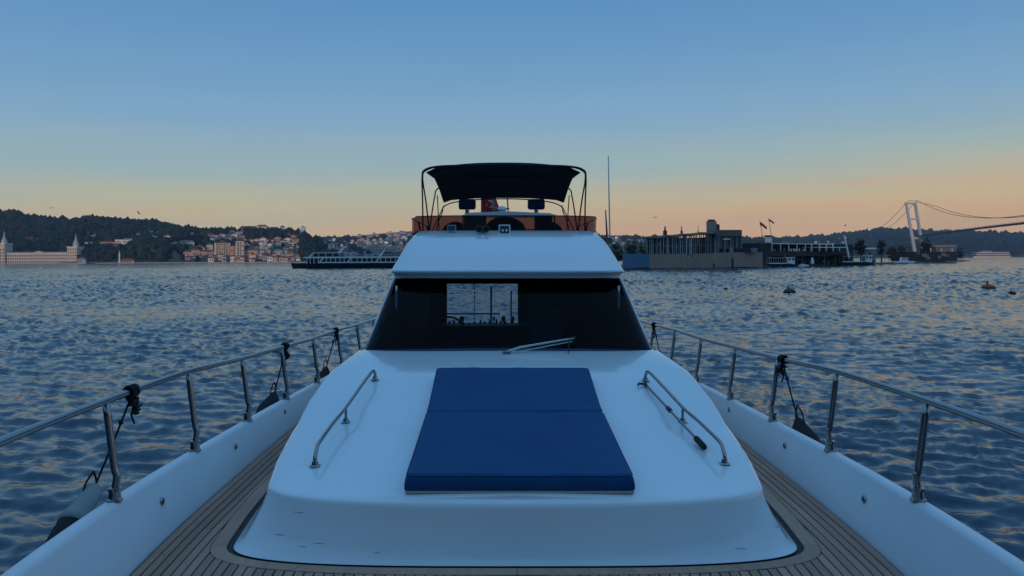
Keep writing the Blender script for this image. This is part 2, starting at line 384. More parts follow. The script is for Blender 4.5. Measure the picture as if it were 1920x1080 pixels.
NAMED = [
 (38, 76, 449, 455, 1, 0, 0, 'long low brownish building among trees above the barracks roof'),
 (103, 112, 434, 440, 2, 1, 1, 'lone small white house high on the wooded slope above the twin towered barracks'),
 (169, 185, 442, 448, 2, 1, 1, 'small bright white building on the slope right of the barracks tower'),
 (164, 232, 455, 461, 0, 0, 1, 'very long cream building on the wooded slope'),
 (190, 230, 459, 466, 1, 0, 0, 'salmon wing standing below the very long cream building'),
 (218, 262, 450, 456, 2, 1, 1, 'long white flat roofed building above the little minaret'),
 (146, 161, 486, 493, 3, 1, 0, 'pale grey shed on the quay just right of the barracks'),
 (228, 250, 486, 493, 1, 0, 0, 'salmon waterfront house beside the little minaret'),
 (272, 298, 443, 448, 2, 1, 1, 'long white villa high on the dark wood'),
 (308, 321, 443, 449, 2, 1, 1, 'small white villa right of the long white villa in the dark wood'),
 (256, 262, 438, 448, 3, 1, 0, 'narrow grey house left of the long white villa'),
 (270, 290, 436, 440, 3, 1, 0, 'dim grey house just above the long white villa'),
 (289, 296, 455, 459, 2, 1, 1, 'tiny white hut in the middle of the dark wood'),
 (277, 296, 472, 477, 2, 1, 0, 'low white house in the trees close above the shore'),
 (322, 342, 457, 461, 3, 1, 0, 'grey house row at the right edge of the dark wood'),
 (352, 364, 454, 460, 2, 1, 0, 'white roofed house above the cream shore cluster'),
 (345, 362, 472, 479, 0, 0, 0, 'wide cream house at the foot of the slope'),
 (360, 374, 468, 478, 1, 0, 0, 'salmon house beside the wide cream house'),
 (374, 388, 471, 478, 0, 0, 0, 'low cream house left of the round pale house'),
 (388, 399, 459, 472, 0, 1, 1, 'tall rounded pale house left of the terraced apartments'),
 (404, 430, 456, 479, 0, 0, 1, 'big terraced apartment block facing the water'),
 (430, 447, 462, 482, 1, 0, 1, 'second terraced block stepping down beside the big terraced one'),
 (443, 457, 452, 482, 0, 0, 1, 'tall narrow block at the right end of the terraced apartments'),
 (407, 424, 453, 457, 2, 1, 1, 'white penthouse terrace behind the big terraced block'),
 (453, 487, 427, 432, 1, 0, 0, 'long red roofed mansion on the hilltop'),
 (482, 502, 423, 431, 0, 0, 0, 'tall red roofed house crowning the hilltop'),
 (500, 518, 427, 432, 1, 0, 0, 'red roofed house on the right of the crowning hilltop house'),
 (526, 534, 425, 430, 2, 0, 0, 'small white house with dark red roof on the hilltop edge'),
 (563, 573, 426, 441, 2, 1, 1, 'lone white apartment tower on the skyline'),
 (486, 500, 455, 465, 2, 1, 1, 'bright white modern house in the middle of the slope'),
 (478, 492, 462, 470, 0, 1, 1, 'cream house stepping down from the bright white modern house'),
 (515, 527, 456, 467, 3, 1, 1, 'grey white block right of the bright white modern house'),
 (460, 482, 468, 477, 1, 0, 0, 'wide salmon house right of the terraced apartments'),
 (514, 531, 469, 477, 3, 1, 0, 'pale grey wide house low on the slope'),
 (616, 627, 457, 469, 2, 1, 1, 'bright white villa above the ferry deck'),
]
for t in NAMED: house_px(hl, *t[:8], d=(975 if t[3] >= 492 else None), name='apartment_block' if ('block' in t[7] or 'tower' in t[7]) else 'hillside_house')
def ok_box(u0, u1, v0, v1, k=.6):
    for b in boxes:
        ow = min(u1, b[1])-max(u0, b[0]); oh = min(v1, b[3])-max(v0, b[2])
        if ow > 0 and oh > 0 and ow*oh > k*(u1-u0)*(v1-v0): return False
    return True
LAND = [((417, 467), 'the big terraced apartment block'), ((450, 467), 'the tall narrow end block'), ((493, 460), 'the bright white modern house'), ((470, 429), 'the red roofed hilltop mansion'),
        ((492, 427), 'the house crowning the hilltop'), ((568, 433), 'the lone white skyline tower'), ((471, 472), 'the wide salmon house'), ((521, 462), 'the grey white block'), ((522, 473), 'the low pale grey wide house'),
        ((530, 428), 'the white house on the hilltop edge'), ((393, 465), 'the rounded pale house'), ((353, 475), 'the wide cream shore house'), ((358, 457), 'the white roofed house above the shore cluster'),
        ((315, 446), 'the small white villa'), ((285, 445), 'the long white villa'), ((107, 437), 'the lone white hillside house'), ((177, 445), 'the bright white slope building'), ((57, 452), 'the brownish building'),
        ((240, 453), 'the long white flat roofed building'), ((136, 445), 'the barracks tower spire'), ((5, 445), 'the left barracks spire'), ((621, 463), 'the white villa above the ferry'), ((646, 466), 'the ferry funnel'),
        ((722, 472), 'the ferry mast'), ((690, 437), 'the skyline behind the ferry'), ((760, 440), 'the yacht flybridge on the left'), ((1141, 440), 'the whip antenna'), ((1195, 470), 'the blue hoarding'), ((1213, 450), 'the left edge of the ruined shell'),
        ((1404, 460), 'the squat tan store'), ((1429, 430), 'the left red flag'), ((1445, 420), 'the right red flag'), ((1585, 450), 'the leaning mast'), ((1540, 456), 'the restaurant roof'), ((1614, 462), 'the dark round tree'), ((1653, 462), 'the smaller dark tree')]
WN = ['cream', 'salmon', 'white', 'pale grey', 'ochre']
def own_label(u, v, w, h, wi, ri, flat, far):
    (lu, lv), nm = min(LAND, key=lambda q: (q[0][0]-u)**2+((q[0][1]-v)*2.0)**2)
    du, dv = u-lu, (v-lv)*2
    m = max(abs(du), abs(dv)); near = 'close ' if m < 13 else ('' if m < 30 else 'well ')
    if abs(du) > 2.2*abs(dv): rel = 'right of' if du > 0 else 'left of'
    elif abs(dv) > 2.2*abs(du): rel = 'below' if dv > 0 else 'above'
    else: rel = ('lower' if dv > 0 else 'upper')+' '+('right' if du > 0 else 'left')+' of'
    sz = 'tall narrow' if h > w*.95 else ('wide low' if w > 2.1*h else 'small')
    rf = 'flat roofed' if flat else ('red roofed' if ri == 0 else 'grey roofed')
    for t in (f"{sz} {rf} {WN[wi]} house {near}{rel} {nm}", f"{sz} {rf} {WN[wi]} house {rel} {nm}", f"{sz} {WN[wi]} house {near}{rel} {nm}", f"{sz} {WN[wi]} house {rel} {nm}"):
        if len(t.split()) <= 16: return t
    return t
def scatter(hill, n, ur, vr, wr, hr_, label, group, pred=lambda u, v: True, wis=(0, 0, 1, 1, 2, 3, 4), k=.35):
    c = 0; tries = 0
    while c < n and tries < n*60:
        tries += 1; u = random.uniform(*ur); v = random.uniform(*vr)
        if not pred(u, v) or v < interp(hill.sil, u)+hill.treeh+2: continue
        w = random.uniform(*wr); h = random.uniform(*hr_)
        if not ok_box(u-w/2, u+w/2, v-h, v, k): continue
        wi, ri, flat = random.choice(wis), random.choice((0, 0, 1)), random.random() < .4
        house_px(hill, u-w/2, u+w/2, v-h, v, wi, ri, flat, own_label(u, v, w, h, wi, ri, flat, hill is not hl), group); c += 1
scatter(hl, 75, (395, 560), (436, 491), (5, 14), (4, 9), 'small pale house packed among others on the built up slope left of the ferry', 'houses packed on the slope left of the ferry', lambda u, v: (v > 446 or u > 425) and not (455 < u < 530 and 434 < v < 452), k=.3)
scatter(hl, 16, (325, 400), (434, 491), (4, 12), (3, 5), 'small pale house half hidden in trees between dark wood and terraced apartments', 'houses half hidden between dark wood and terraced apartments', k=.3)
scatter(hl, 16, (0, 330), (408, 440), (4, 11), (2, 3.2), 'dim small house half hidden in the dark wood above the barracks', 'dim houses in the dark wood', wis=(3, 3, 4, 0))
scatter(hf, 110, (600, 790), (438, 478), (3.5, 8), (3, 5.5), 'tiny distant house on the crowded hill behind the ferry', 'distant houses on the hill behind the ferry', k=.45, wis=(0, 1, 2, 3, 3))
scatter(hf, 34, (1140, 1420), (443, 462), (3, 8), (2, 3.5), 'tiny distant pale house on the hill behind the ruined building', 'distant houses behind the ruined building', k=.4, wis=(3, 2, 3))
scatter(hr, 30, (1440, 1660), (440, 470), (3, 8), (2, 3.2), 'tiny pale house on the dark hill behind the waterside restaurant', 'distant houses on the hill behind the restaurant', k=.4, wis=(3, 2, 3))

# ------------------------------------------------------------------ woods on the hills
ico = bmesh.new(); bmesh.ops.create_icosphere(ico, subdivisions=2, radius=1); IV = np.array([v.co[:] for v in ico.verts]); IF = np.array([[v.index for v in f.verts] for f in ico.faces]); ico.free()
ic1 = bmesh.new(); bmesh.ops.create_icosphere(ic1, subdivisions=1, radius=1); JV = np.array([v.co[:] for v in ic1.verts]); JF = np.array([[v.index for v in f.verts] for f in ic1.faces]); ic1.free()
def leafmat(name, base, sc=.12):
    return mat(name, base, .95, spec=.1, var=(sc, .9), bump=(.8, 1.0, 1.2))
woodm = leafmat('dark_woodland_leaves', (.026, .036, .028)); woodm2 = leafmat('grey_brown_shrubs', (.055, .055, .040))
def woods(name, hill, n, ur, size, m, tr=(0.01, 1.04), label='', keep=1.0, pred=None):
    vs = []; fs = []; o = 0; c = 0; tries = 0
    while c < n and tries < n*5:
        tries += 1; u = random.uniform(*ur); t = random.uniform(*tr); d = hill.d(u, t); z = hill.h(u, d)
        s = random.uniform(*size); px = F0/d
        v = V0-(z+s*.6-H)*px - (u-U0)*.0052 - 3
        if pred and not pred(u, v): continue
        bad = False
        for b in boxes:
            if d < b[4]+8 and b[0]-s*px*.5 < u < b[1]+s*px*.5 and b[2]-s*px*.2 < v < b[3]-s*px*.15: bad = True; break
        if bad and random.random() < keep: continue
        p = G(u, d); sc = np.array([s*random.uniform(.6, 1.0), s*random.uniform(.6, 1.0), s*random.uniform(.6, 1.15)])
        w = JV*sc*(1+rng.uniform(-.28, .28, (len(JV), 1))) + np.array([p.x, p.y, z+s*.45])
        vs.append(w); fs.append(JF+o); o += len(w); c += 1
    vs = np.vstack(vs); fs = np.vstack(fs)
    me = bpy.data.meshes.new(name); me.from_pydata(vs.tolist(), [], fs.tolist()); me.update(); me.materials.append(m)
    ob = bpy.data.objects.new(name, me); COL.objects.link(ob); tag(ob, label, 'wood', kind='stuff'); return ob
def thin(u, v): return not (395 < u < 600 and v > 442 and random.random() < .55) and not (325 < u < 395 and v > 452 and random.random() < .3)
woods('woodland', hl, 5200, (-300, 640), (5, 10), woodm, label='dark evergreen wood covering the hillside on the left shore', pred=thin)
woods('woodland', hf, 1500, (560, 1460), (7, 13), woodm, label='dark patches of trees on the distant hill behind the yacht', pred=lambda u, v: v > 445)
woods('woodland', hr, 3000, (1390, 2300), (9, 17), leafmat('shaded_wood_leaves', (.020, .030, .030)), label='dark blue wood covering the hill behind the suspension bridge')  # leaf colour darkened and blued in place of shade on this hill

def rough_tree(name, p, h, r, label, cat='tree', group=None, m=None, trunkh=.35, n=14, flat=.75, seed=0):
    rd = random.Random(seed); root = empty(name, p, 0, label=label, cat=cat, group=group)
    tb = MB(); lean = rd.uniform(-.06, .06)*h; th = h*trunkh
    tb.tube([(0, 0, -1), (lean*.4, 0, th*.6), (lean, 0, h*.8)], [h*.035, h*.028, h*.01], 7)
    for k in range(4):
        a = k*1.7; tb.tube([(lean*.5, 0, th*.8), (lean+math.cos(a)*r*.5, math.sin(a)*r*.5, h*.65)], [h*.018, h*.008], 5)
    tb.build('trunk', mat('tree_bark', (.06, .045, .035), .9), root)
    vs = []; fs = []; o = 0
    for k in range(n):
        a = rd.uniform(0, 2*PI); q = rd.random()**.6; zz = th+(h-th)*rd.uniform(.12, .9); rr = r*(1-abs((zz-th)/(h-th)-.45))*q
        s = r*rd.uniform(.28, .5)
        w = IV*np.array([s, s, s*flat])*(1+rng.uniform(-.25, .25, (len(IV), 1)))+np.array([lean+rr*math.cos(a), rr*math.sin(a), zz])
        vs.append(w); fs.append(IF+o); o += len(w)
    # loose leaf sprays round the clumps
    for k in range(n*26):
        a = rd.uniform(0, 2*PI); zz = th+(h-th)*rd.uniform(.0, 1.05); rr = r*(1.12-abs((zz-th)/(h-th)-.45))*rd.uniform(.6, 1.0); s = r*rd.uniform(.05, .10)
        c = np.array([lean+rr*math.cos(a), rr*math.sin(a), zz]); w = c+rng.normal(0, s, (3, 3)); vs.append(w); fs.append(np.array([[o, o+1, o+2]])); o += 3
    b = MB(); b.v = np.vstack(vs).tolist(); b.f = [tuple(f) for f in np.vstack(fs).tolist()]
    b.build('crown', m or woodm, root, fix=False); return root
PL = ['at the far left edge of the hill', 'second from the left edge, tallest', 'lone above the low brownish building', 'right of the gliding gull', 'below the gliding gull', 'just left of the dip in the ridge', 'first of the row right of the dip', 'second of the row right of the dip', 'third of the row right of the dip', 'fourth of the row right of the dip', 'fifth of the row right of the dip', 'sixth of the row right of the dip', 'left of the hilltop flag', 'close left of the hilltop flag', 'just before the hilltop flag', 'first right of the hilltop flag', 'second right of the hilltop flag', 'third right of the hilltop flag', 'where the ridge starts to fall', 'on the falling ridge', 'first of the saddle between both summits', 'second of the saddle between both summits', 'third of the saddle between both summits', 'last of the saddle before the mansion', 'left of the red roofed mansion', 'left of the lone white apartment tower']
for i in range(26):                           # pines one can tell apart on the left skyline
    u = [8, 20, 63, 86, 78, 152, 166, 176, 188, 201, 209, 215, 227, 236, 245, 270, 290, 302, 325, 341, 376, 392, 405, 418, 440, 548][i]
    d = hl.d(u, 1.0); rough_tree('skyline_pine', G(u, d, hl.h(u, d)-.5), random.uniform(7, 10)+(4 if i < 4 else 0), random.uniform(3, 4.5), 'dark pine standing on the left skyline '+PL[i], group='pines on the left skyline', n=5, seed=i)

# ------------------------------------------------------------------ barracks with two towers
def barracks():
    d = 1015; px = d/F0; p = G(20, d, 0); root = empty('waterfront_barracks', p, 0, label='long pale barracks on the left shore with two pointed corner towers', cat='building')
    def x(u): return (u-20)*px*1.03
    def z(v, u=60): return Z(u, v, d)
    st = WALLS[0]; m = MB()
    m.box(x(-150), x(128), 0, 14, 1.0, z(475)); m.build('wall', mat('barracks_stone', (.54, .45, .36), .9, var=(.15, .1)), root)
    MB().box(x(-150)-.4, x(128), -.4, 14.4, z(475)+.003, z(474)).build('cornice', WALLS[2], root)
    r = MB(); r.add([(x(-150), -.3, z(474)), (x(127), -.3, z(474)), (x(127), 14.3, z(474)), (x(-150), 14.3, z(474)), (x(-148), 7, z(471.5)), (x(125), 7, z(471.5))], [(0, 1, 5, 4), (2, 3, 4, 5), (1, 2, 5), (3, 0, 4)]); r.build('roof', mat('dark_lead_roof', (.10, .07, .07), .8), root)
    g = MB(); g.prism([(x(58), z(475)+.01), (x(84), z(475)+.01), (x(71), z(470.5))], -.9, 3); g.build('pediment', MATS['barracks_stone'], root)
    w = MB()
    for k in range(3):
        zz = 1.6+k*4.0
        for i in range(66):
            xx = x(-148)+(i+.5)*(x(127)-x(-148))/66; w.box(xx-.75, xx+.75, -.08, .3, zz, zz+2.3)
    w.build('window', winm, root, kind='stuff')
    for uc, hw, vt, vd, vs, um in ((2, 9.5, 457, 453, 432, 5), (134, 9, 464, 458.5, 438, 136)):
        t = MB(); t.box(x(uc-hw), x(uc+hw), -3, 14, .9, z(vt)); to = t.build('tower', MATS['barracks_stone'], root)
        MB().box(x(uc-hw)-.5, x(uc+hw)+.5, -3.5, 14.5, z(vt)+.003, z(vt)+.8).build('parapet', WALLS[2], to)
        MB().lathe([(x(uc+5)-x(uc), z(vt)+.8), (x(uc+4.6)-x(uc), z(vd))], (x(um), 4, 0), 12).build('drum', MATS['barracks_stone'], to)
        MB().lathe([(x(uc+5.4)-x(uc), z(vd)), (x(uc+2.4)-x(uc), z((vd*2+vs)/3)), (x(uc+1)-x(uc), z((vd+2*vs)/3)), (.08, z(vs))], (x(um), 4, 0), 12).build('spire', mat('lead_spire', (.36, .38, .40), .6), to)
        w = MB()
        for k in range(5):
            for i in range(4):
                xx = x(uc-hw)+(i+.5)*(x(uc+hw)-x(uc-hw))/4; zz = 1.6+k*4.0
                if zz+2.6 < z(vt): w.box(xx-.7, xx+.7, -3.08, -2.8, zz, zz+2.2)
        w.build('window', winm, to, kind='stuff')
barracks()
q = MB()
def quay_strip(name, pts, z0, z1, dep, m, **kw):
    b = MB(); n = len(pts); vs = []
    for (u, d) in pts:
        a = G(u, d, z1); c = G(u, d+dep, z1); vs += [a, c, Vector((c.x, c.y, z0)), Vector((a.x, a.y, z0))]
    fs = []
    for i in range(n-1):
        for k in range(4): fs.append((i*4+k, i*4+(k+1) % 4, (i+1)*4+(k+1) % 4, (i+1)*4+k))
    fs.append((0, 1, 2, 3)); fs.append(tuple((n-1)*4+k for k in (3, 2, 1, 0)))
    b.add(vs, fs); return b.build(name, m, **kw)
conc = mat('quay_concrete', (.30, .29, .28), .9, var=(.3, .3)); dconc = mat('dark_wet_concrete', (.05, .05, .05), .8, var=(.5, .4))
quay_strip('shore_road', [(-600, 1035), (100, 1000), (300, 965), (500, 915), (740, 885)], -2, 1.25, 45, conc, kind='structure')
mn = G(224, 985, 1.2); mr = empty('minaret', mn, 0, label='slim white minaret by the water right of the barracks', cat='minaret')
MB().lathe([(1.3, 0), (1.2, 2), (.85, 2.4), (.8, 9.0)], seg=10).build('shaft', WALLS[2], mr, smooth=True)
MB().lathe([(.8, 9.003), (1.35, 9.5), (1.35, 10.1), (.75, 10.3), (.7, 12.4)], seg=10).build('balcony', WALLS[2], mr)
MB().lathe([(.85, 12.403), (.05, 16)], seg=10).build('spire', MATS['lead_spire'], mr)

# ------------------------------------------------------------------ suspension bridge
bs = mat('bridge_steel', (.46, .45, .44), .6, var=(.05, .15)); bcab = mat('bridge_cable', (.12, .10, .10), .7)
def bridge():
    root = empty('suspension_bridge', G(1720, 2175, 0), 0, label='suspension bridge with one pale tower and long deck over the strait on the right', cat='bridge')
    iv = Matrix.Translation(-root.location)
    def W(u, v, d): return iv @ P(u, v, d)
    dt = 2175; legs = []
    for k, (ut, ub) in enumerate(((1699, 1717), (1715.5, 1733))):
        b = MB(); t = W(ut, 380, dt); c = W(ub, 488, dt); c.z = 0; a = 3.4
        b.add([c+Vector((-a, -a, 0)), c+Vector((a, -a, 0)), c+Vector((a, a, 0)), c+Vector((-a, a, 0)), t+Vector((-a*.8, -a, 0)), t+Vector((a*.8, -a, 0)), t+Vector((a*.8, a, 0)), t+Vector((-a*.8, a, 0))],
              [(0, 1, 5, 4), (1, 2, 6, 5), (2, 3, 7, 6), (3, 0, 4, 7), (4, 5, 6, 7), (3, 2, 1, 0)]); b.build('tower_leg', bs, root); legs.append((c, t))
    for f, hh in ((.985, 5), (.70, 5), (.36, 7)):
        p = legs[0][0].lerp(legs[0][1], f); q = legs[1][0].lerp(legs[1][1], f); b = MB(); b.box(p.x+3.0, q.x-3.0, -2.6, 2.6, -hh/2, hh/2)
        o = b.build('crossbeam', bs, root); o.location = (0, p.y, p.z)
    A = Vector((G(1723, 2175).x, 2175, 0)); B = Vector((G(1920, 1364).x, 1364, 0)); dr = (B-A).normalized(); nn = Vector((dr.y, -dr.x, 0))
    def on(s, z, o=0): q = A+dr*s+nn*o; return iv @ Vector((q.x, q.y, z))
    def deckz(s): return 63-2.0*((s-560)/560)**2
    ss = list(np.linspace(-160, 1120, 42)); rings = []
    for s in ss: z = deckz(s); rings.append([on(s, z, -9), on(s, z, 9), on(s, z-2.6, 6), on(s, z-2.6, -6)])
    b = MB().loft(rings, True); b.build('bridge_deck', mat('bridge_deck_steel', (.10, .08, .08), .7), root)
    rl = MB()
    for o in (-8.6, 8.6): rl.tube([on(s, deckz(s)+1.3, o) for s in ss], .25, 4)
    rl.build('parapet_rail', bcab, root)
    tops = [legs[0][1], legs[1][1]]
    for k, o in enumerate((-9, 9)):
        pts = [tops[k]]
        for s in np.linspace(40, 1100, 40):
            z = 74+(166-74)*(1-s/880)**2; f = min(1, s/260); q = on(s, z, o); l = on(s, z, 0); pts.append(q if f >= 1 else (tops[k]+(on(s, 0, 0)-on(0, 0, 0))).lerp(q, f) if False else q)
        for i in range(1, 6):
            w = i/6; base = tops[k]; tgt = pts[6]; pts[i] = Vector((base.x+(tgt.x-base.x)*w, base.y+(tgt.y-base.y)*w, 0)); s = w*((pts[6]-tops[k]).length)
            zz = np.linspace(40, 1100, 40)[5]*w; pts[i].z = 74+(166-74)*(1-zz/880)**2
        MB().tube(pts, .62, 5).build('main_cable', bcab, root)
        e = W(1648+14*k, 430, 2350); mid = tops[k].lerp(e, .5); mid.z -= 5
        MB().tube(smooth_poly([tops[k], mid, e], 6), .62, 5).build('side_cable', bcab, root)
    hg = MB()
    for s in np.arange(30, 1100, 18):
        for o in (-9, 9): z = 74+(166-74)*(1-s/880)**2; hg.tube([on(s, z, o), on(s+4, deckz(s), o*.95)], .09, 3)
    hg.build('hanger', bcab, root, kind='stuff')
bridge()

# ------------------------------------------------------------------ ruined club island
def blk(root, name, u0, u1, v0, v1, d, dep, m, bevel=0, dd=0, **kw):
    """box whose front spans the picture columns u0..u1 at distance d; coordinates relative to the root"""
    a = P(u0, (v0+v1)/2, d); c = P(u1, (v0+v1)/2, d+dd); zt = Z((u0+u1)/2, v0, d+dd/2); zb = Z((u0+u1)/2, v1, d+dd/2)
    ax = (c-a); ax.z = 0; L_ = ax.length; ax.normalize(); an = math.atan2(ax.y, ax.x)
    b = MB().box(0, L_, 0, dep, 0, zt-zb); o = b.build(name, m, root, bevel=bevel, **kw)
    o.location = Vector((a.x, a.y, zb))-(root.location if root is not None else Vector()); o.rotation_euler = (0, 0, an); return o
ruin = mat('weathered_concrete', (.23, .22, .205), .92, var=(.35, .45)); ruin_d = mat('dark_void_lining', (.022, .024, .028), .9, var=(.5, .4))
hoard = mat('tan_hoarding', (.32, .23, .18), .8, var=(.25, .12), objvar=.06); bluetarp = mat('blue_hoarding', (.055, .16, .27), .6, var=(.5, .1))
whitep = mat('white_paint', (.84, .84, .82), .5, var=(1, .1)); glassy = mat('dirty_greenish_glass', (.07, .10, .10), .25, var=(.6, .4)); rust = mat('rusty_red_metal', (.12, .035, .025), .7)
quay_strip('island_quay', [(1120, 246), (1180, 252), (1300, 268), (1432, 292), (1470, 305)], -2, .55, 60, dconc, kind='structure')
quay_strip('long_jetty', [(1420, 296), (1500, 316), (1600, 342), (1705, 392), (1775, 520), (1818, 575)], -2, .45, 30, dconc, kind='structure')
R = empty('ruined_clubhouse', G(1280, 285, .5), 0, label='roofless concrete shell of a club building with a round stair tower behind the tan hoarding', cat='building')
blk(R, 'back_wall', 1213, 1345, 446, 478, 299, .4, ruin_d)
blk(R, 'floor_slab', 1213, 1345, 459.5, 461.5, 288, 10.6, ruin)
for i, u in enumerate(np.linspace(1213, 1342, 34)):
    jt = random.uniform(-.8, .8); top = 444-(u-1213)*.075
    blk(R, 'column', u+jt, u+jt+random.uniform(.9, 2.4), top+random.choice((0, 0, 0, 2)), 478, 285.5+random.uniform(0, 1.5), .5, ruin if random.random() < .75 else mat('pale_plaster', (.48, .48, .47), .9, var=(.8, .3)))
for i in range(26):
    u = random.uniform(1215, 1338); v = random.uniform(447, 470)
    blk(R, 'wall_panel', u, u+random.uniform(3, 8), v, v+random.uniform(4, 11), 288.2+i*.12, .08, random.choice((ruin, MATS['pale_plaster'], glassy, ruin, ruin_d)))
for k in range(4):
    ua = 1213+k*33; blk(R, 'roof_slab', ua, ua+33-.05, 443-k*2.6, 446-k*2.6, 284.8, 15-k*.02, ruin)
for u, vb, w in ((1247, 441, 3.8), (1278, 438.5, 2.2), (1309, 436, 1.1)):
    p = P(u, vb, 290)-R.location; c = MB(); s = 290/F0
    c.lathe([(w*s, -.5), (w*s, (vb-433)*s if w > 2 else .6), (w*.45*s, (vb-432)*s), (w*.35*s, (vb-426)*s), (.07, (vb-423)*s)], p, 8); c.build('chimney', rust, R)
p = P(1334, 434, 292)-R.location; s = 292/F0
MB().lathe([(9.2*s, -3), (9.2*s, 17.5*s), (9.9*s, 17.6*s), (9.9*s, 18.6*s), (7.2*s, 18.7*s)], p, 20).build('stair_tower', ruin, R, smooth=True)
MB().lathe([(7.3*s, 18.9*s), (7.3*s, 20.2*s), (5.5*s, 22.4*s), (.3, 22.8*s)], p, 20).build('tower_cap', rust, R)
MB().lathe([(4.4*s, -1), (4.4*s, 11*s), (3.2*s, 14*s)], p+Vector((12.5*s, 1, 0)), 12).build('water_tank', rust, R)
blk(R, 'parapet_block', 1344, 1391, 431, 443, 283, 12, mat('grey_clubhouse_parapet', (.13, .13, .12), .9, var=(.4, .3)))
blk(R, 'glazed_wall', 1346, 1390, 443.1, 466, 285, .3, glassy)
for u in (1346, 1358, 1369, 1380, 1389): blk(R, 'pier', u, u+2.2, 443.1, 478, 284, .6, ruin)
blk(R, 'light_lintel', 1356, 1369, 447, 449.5, 283.6, .3, whitep)
blk(R, 'lower_wall', 1346, 1392, 466.2, 480, 286.5, .4, ruin_d)
for k, (a, c) in enumerate(((1218, 1285), (1297, 1337))):
    pass
Hd = empty('tan_hoarding', G(1290, 262, .5), 0, label='long tan hoarding of plain panels along the quay below the ruined shell', cat='hoarding')
def dline(u): return 256+(u-1218)*.115
us = np.arange(1218, 1360, 11.8)
for i, u in enumerate(us):
    blk(Hd, 'panel', u+.12, u+11.68, 476+ (0 if not 5 <= i <= 6 else (6 if i == 6 else 0))-.006*(u-1218), 503.2-.012*(u-1218), dline(u), .25, hoard, dd=1.3)
blk(Hd, 'access_door', 1336.5, 1340, 494, 500.5, dline(1338)-.15, .1, blackp)
blk(Hd, 'base_rail', 1218, 1366, 503.0, 504.4, dline(1218)-.35, .3, dconc, dd=17)
Hb = blk(None, 'blue_hoarding', 1168, 1217.6, 475.5, 502, 251, .3, bluetarp, dd=4.6); tag(Hb, 'blue sheeted hoarding panel at the left end of the quay', 'hoarding')
H2 = empty('quay_store', G(1400, 282, .5), 0, label='squat tan walled store with dark flat top at the quay corner', cat='building')
blk(H2, 'wall', 1376, 1430, 473, 500.5, 275, 10, hoard, dd=8); blk(H2, 'dark_loft', 1380, 1408, 465.5, 472.8, 277.5, 6, ruin_d)
blk(H2, 'blue_tank', 1408.4, 1420, 465, 472.9, 278, 2, mat('pale_blue_panel', (.14, .24, .34), .5)); blk(H2, 'open_bay', 1361, 1375.8, 484, 501, 273.6, 2, ruin_d, dd=2)
blk(H2, 'blue_panel', 1369, 1375, 464, 483, 276.5, 1, MATS['pale_blue_panel'])
def flagpole(u0, v0, u1, v1, d, fu, fv, label):
    a = P(u0, v0, d); b = P(u1, v1, d); root = empty('flagpole', a, 0, label=label, cat='flagpole'); s = d/F0
    MB().tube([(0, 0, 0), b-a], [.16, .07], 6).build('pole', dsteel, root)
    top = b-a; w, h = fu*s, fv*s; vs = []; n = 8
    for j in range(n+1):
        for k in range(5):
            x = w*j/n; vs.append(top+Vector((x, .25*math.sin(j*1.3), -.4-h*.75*(j/n)**1.1-h*.5*k/4*(1-.25*j/n))))
    MB().add(vs, [(j*5+k, j*5+k+1, (j+1)*5+k+1, (j+1)*5+k) for j in range(n) for k in range(4)]).build('flag', redcloth, root, smooth='all', solid=.02, fix=False)
flagpole(1430.5, 447, 1424.5, 413, 318, 13, 14, 'left flagpole with red flag above the waterside restaurant')
flagpole(1447, 447, 1441, 408, 320, 10, 9, 'taller right flagpole with red flag above the waterside restaurant')
flagpole(257, 413, 257, 394, 1450, 6, 8, 'lone flagpole with flag on the wooded skyline at left')
kx = empty('rooftop_kiosk', G(1442, 322, 0), 0, label='small dark capped kiosk on the roof by the flagpoles', cat='kiosk')
blk(kx, 'wall', 1437.5, 1447.5, 444, 456, 322, 2, whitep); blk(kx, 'roof', 1436.5, 1448.5, 441, 443.9, 321.7, 2.6, rust)

Rs = empty('waterside_restaurant', G(1500, 325, .4), 0, label='long dark two storey restaurant terrace with white posts on the quay', cat='restaurant')
blk(Rs, 'side_wall', 1424, 1447, 457.5, 500, 306, 14, ruin_d, dd=5)
blk(Rs, 'roof', 1420, 1562, 455.2, 457.2, 308, 20, mat('dull_roof_panel', (.11, .115, .12), .8, var=(.5, .3)), dd=24)
blk(Rs, 'back_wall', 1447, 1600, 458, 500, 322, .4, ruin_d, dd=22)
blk(Rs, 'terrace_floor', 1447, 1600, 471, 480, 312, 12, mat('dark_terrace_fascia', (.035, .033, .032), .8, var=(.5, .4)), dd=26)
for i, u in enumerate((1447, 1463, 1478.5, 1494, 1509.5, 1521, 1536.5, 1549, 1561)):
    blk(Rs, 'post', u, u+(1.3 if i != 5 else 2), 457.3, 470.9, 311+(u-1447)*.17, .25, whitep)
blk(Rs, 'roof_rail', 1447, 1562, 456.6, 457.9, 310, .2, whitep, dd=20)
for i in range(15):
    u = random.uniform(1450, 1575); blk(Rs, 'chair', u, u+random.uniform(1.5, 3.5), 467.5-random.uniform(0, 2), 470.9, 313+(u-1447)*.17, .5, random.choice((whitep, ruin, glassy)))
for u in np.linspace(1452, 1598, 15): blk(Rs, 'pile', u, u+1.3, 480.2, 500, 314.5+(u-1447)*.17, .4, random.choice((ruin, ruin_d)))
for i in range(22):
    u = random.uniform(1450, 1596); v = random.uniform(483, 494); blk(Rs, 'crate', u, u+random.uniform(2, 7), v, v+random.uniform(2, 6), 318+(u-1447)*.17, .5, random.choice((ruin, glassy, ruin_d, rust, hoard)))
blk(Rs, 'pergola_roof', 1535, 1590, 463, 464.5, 322, 10, whitep, dd=8)
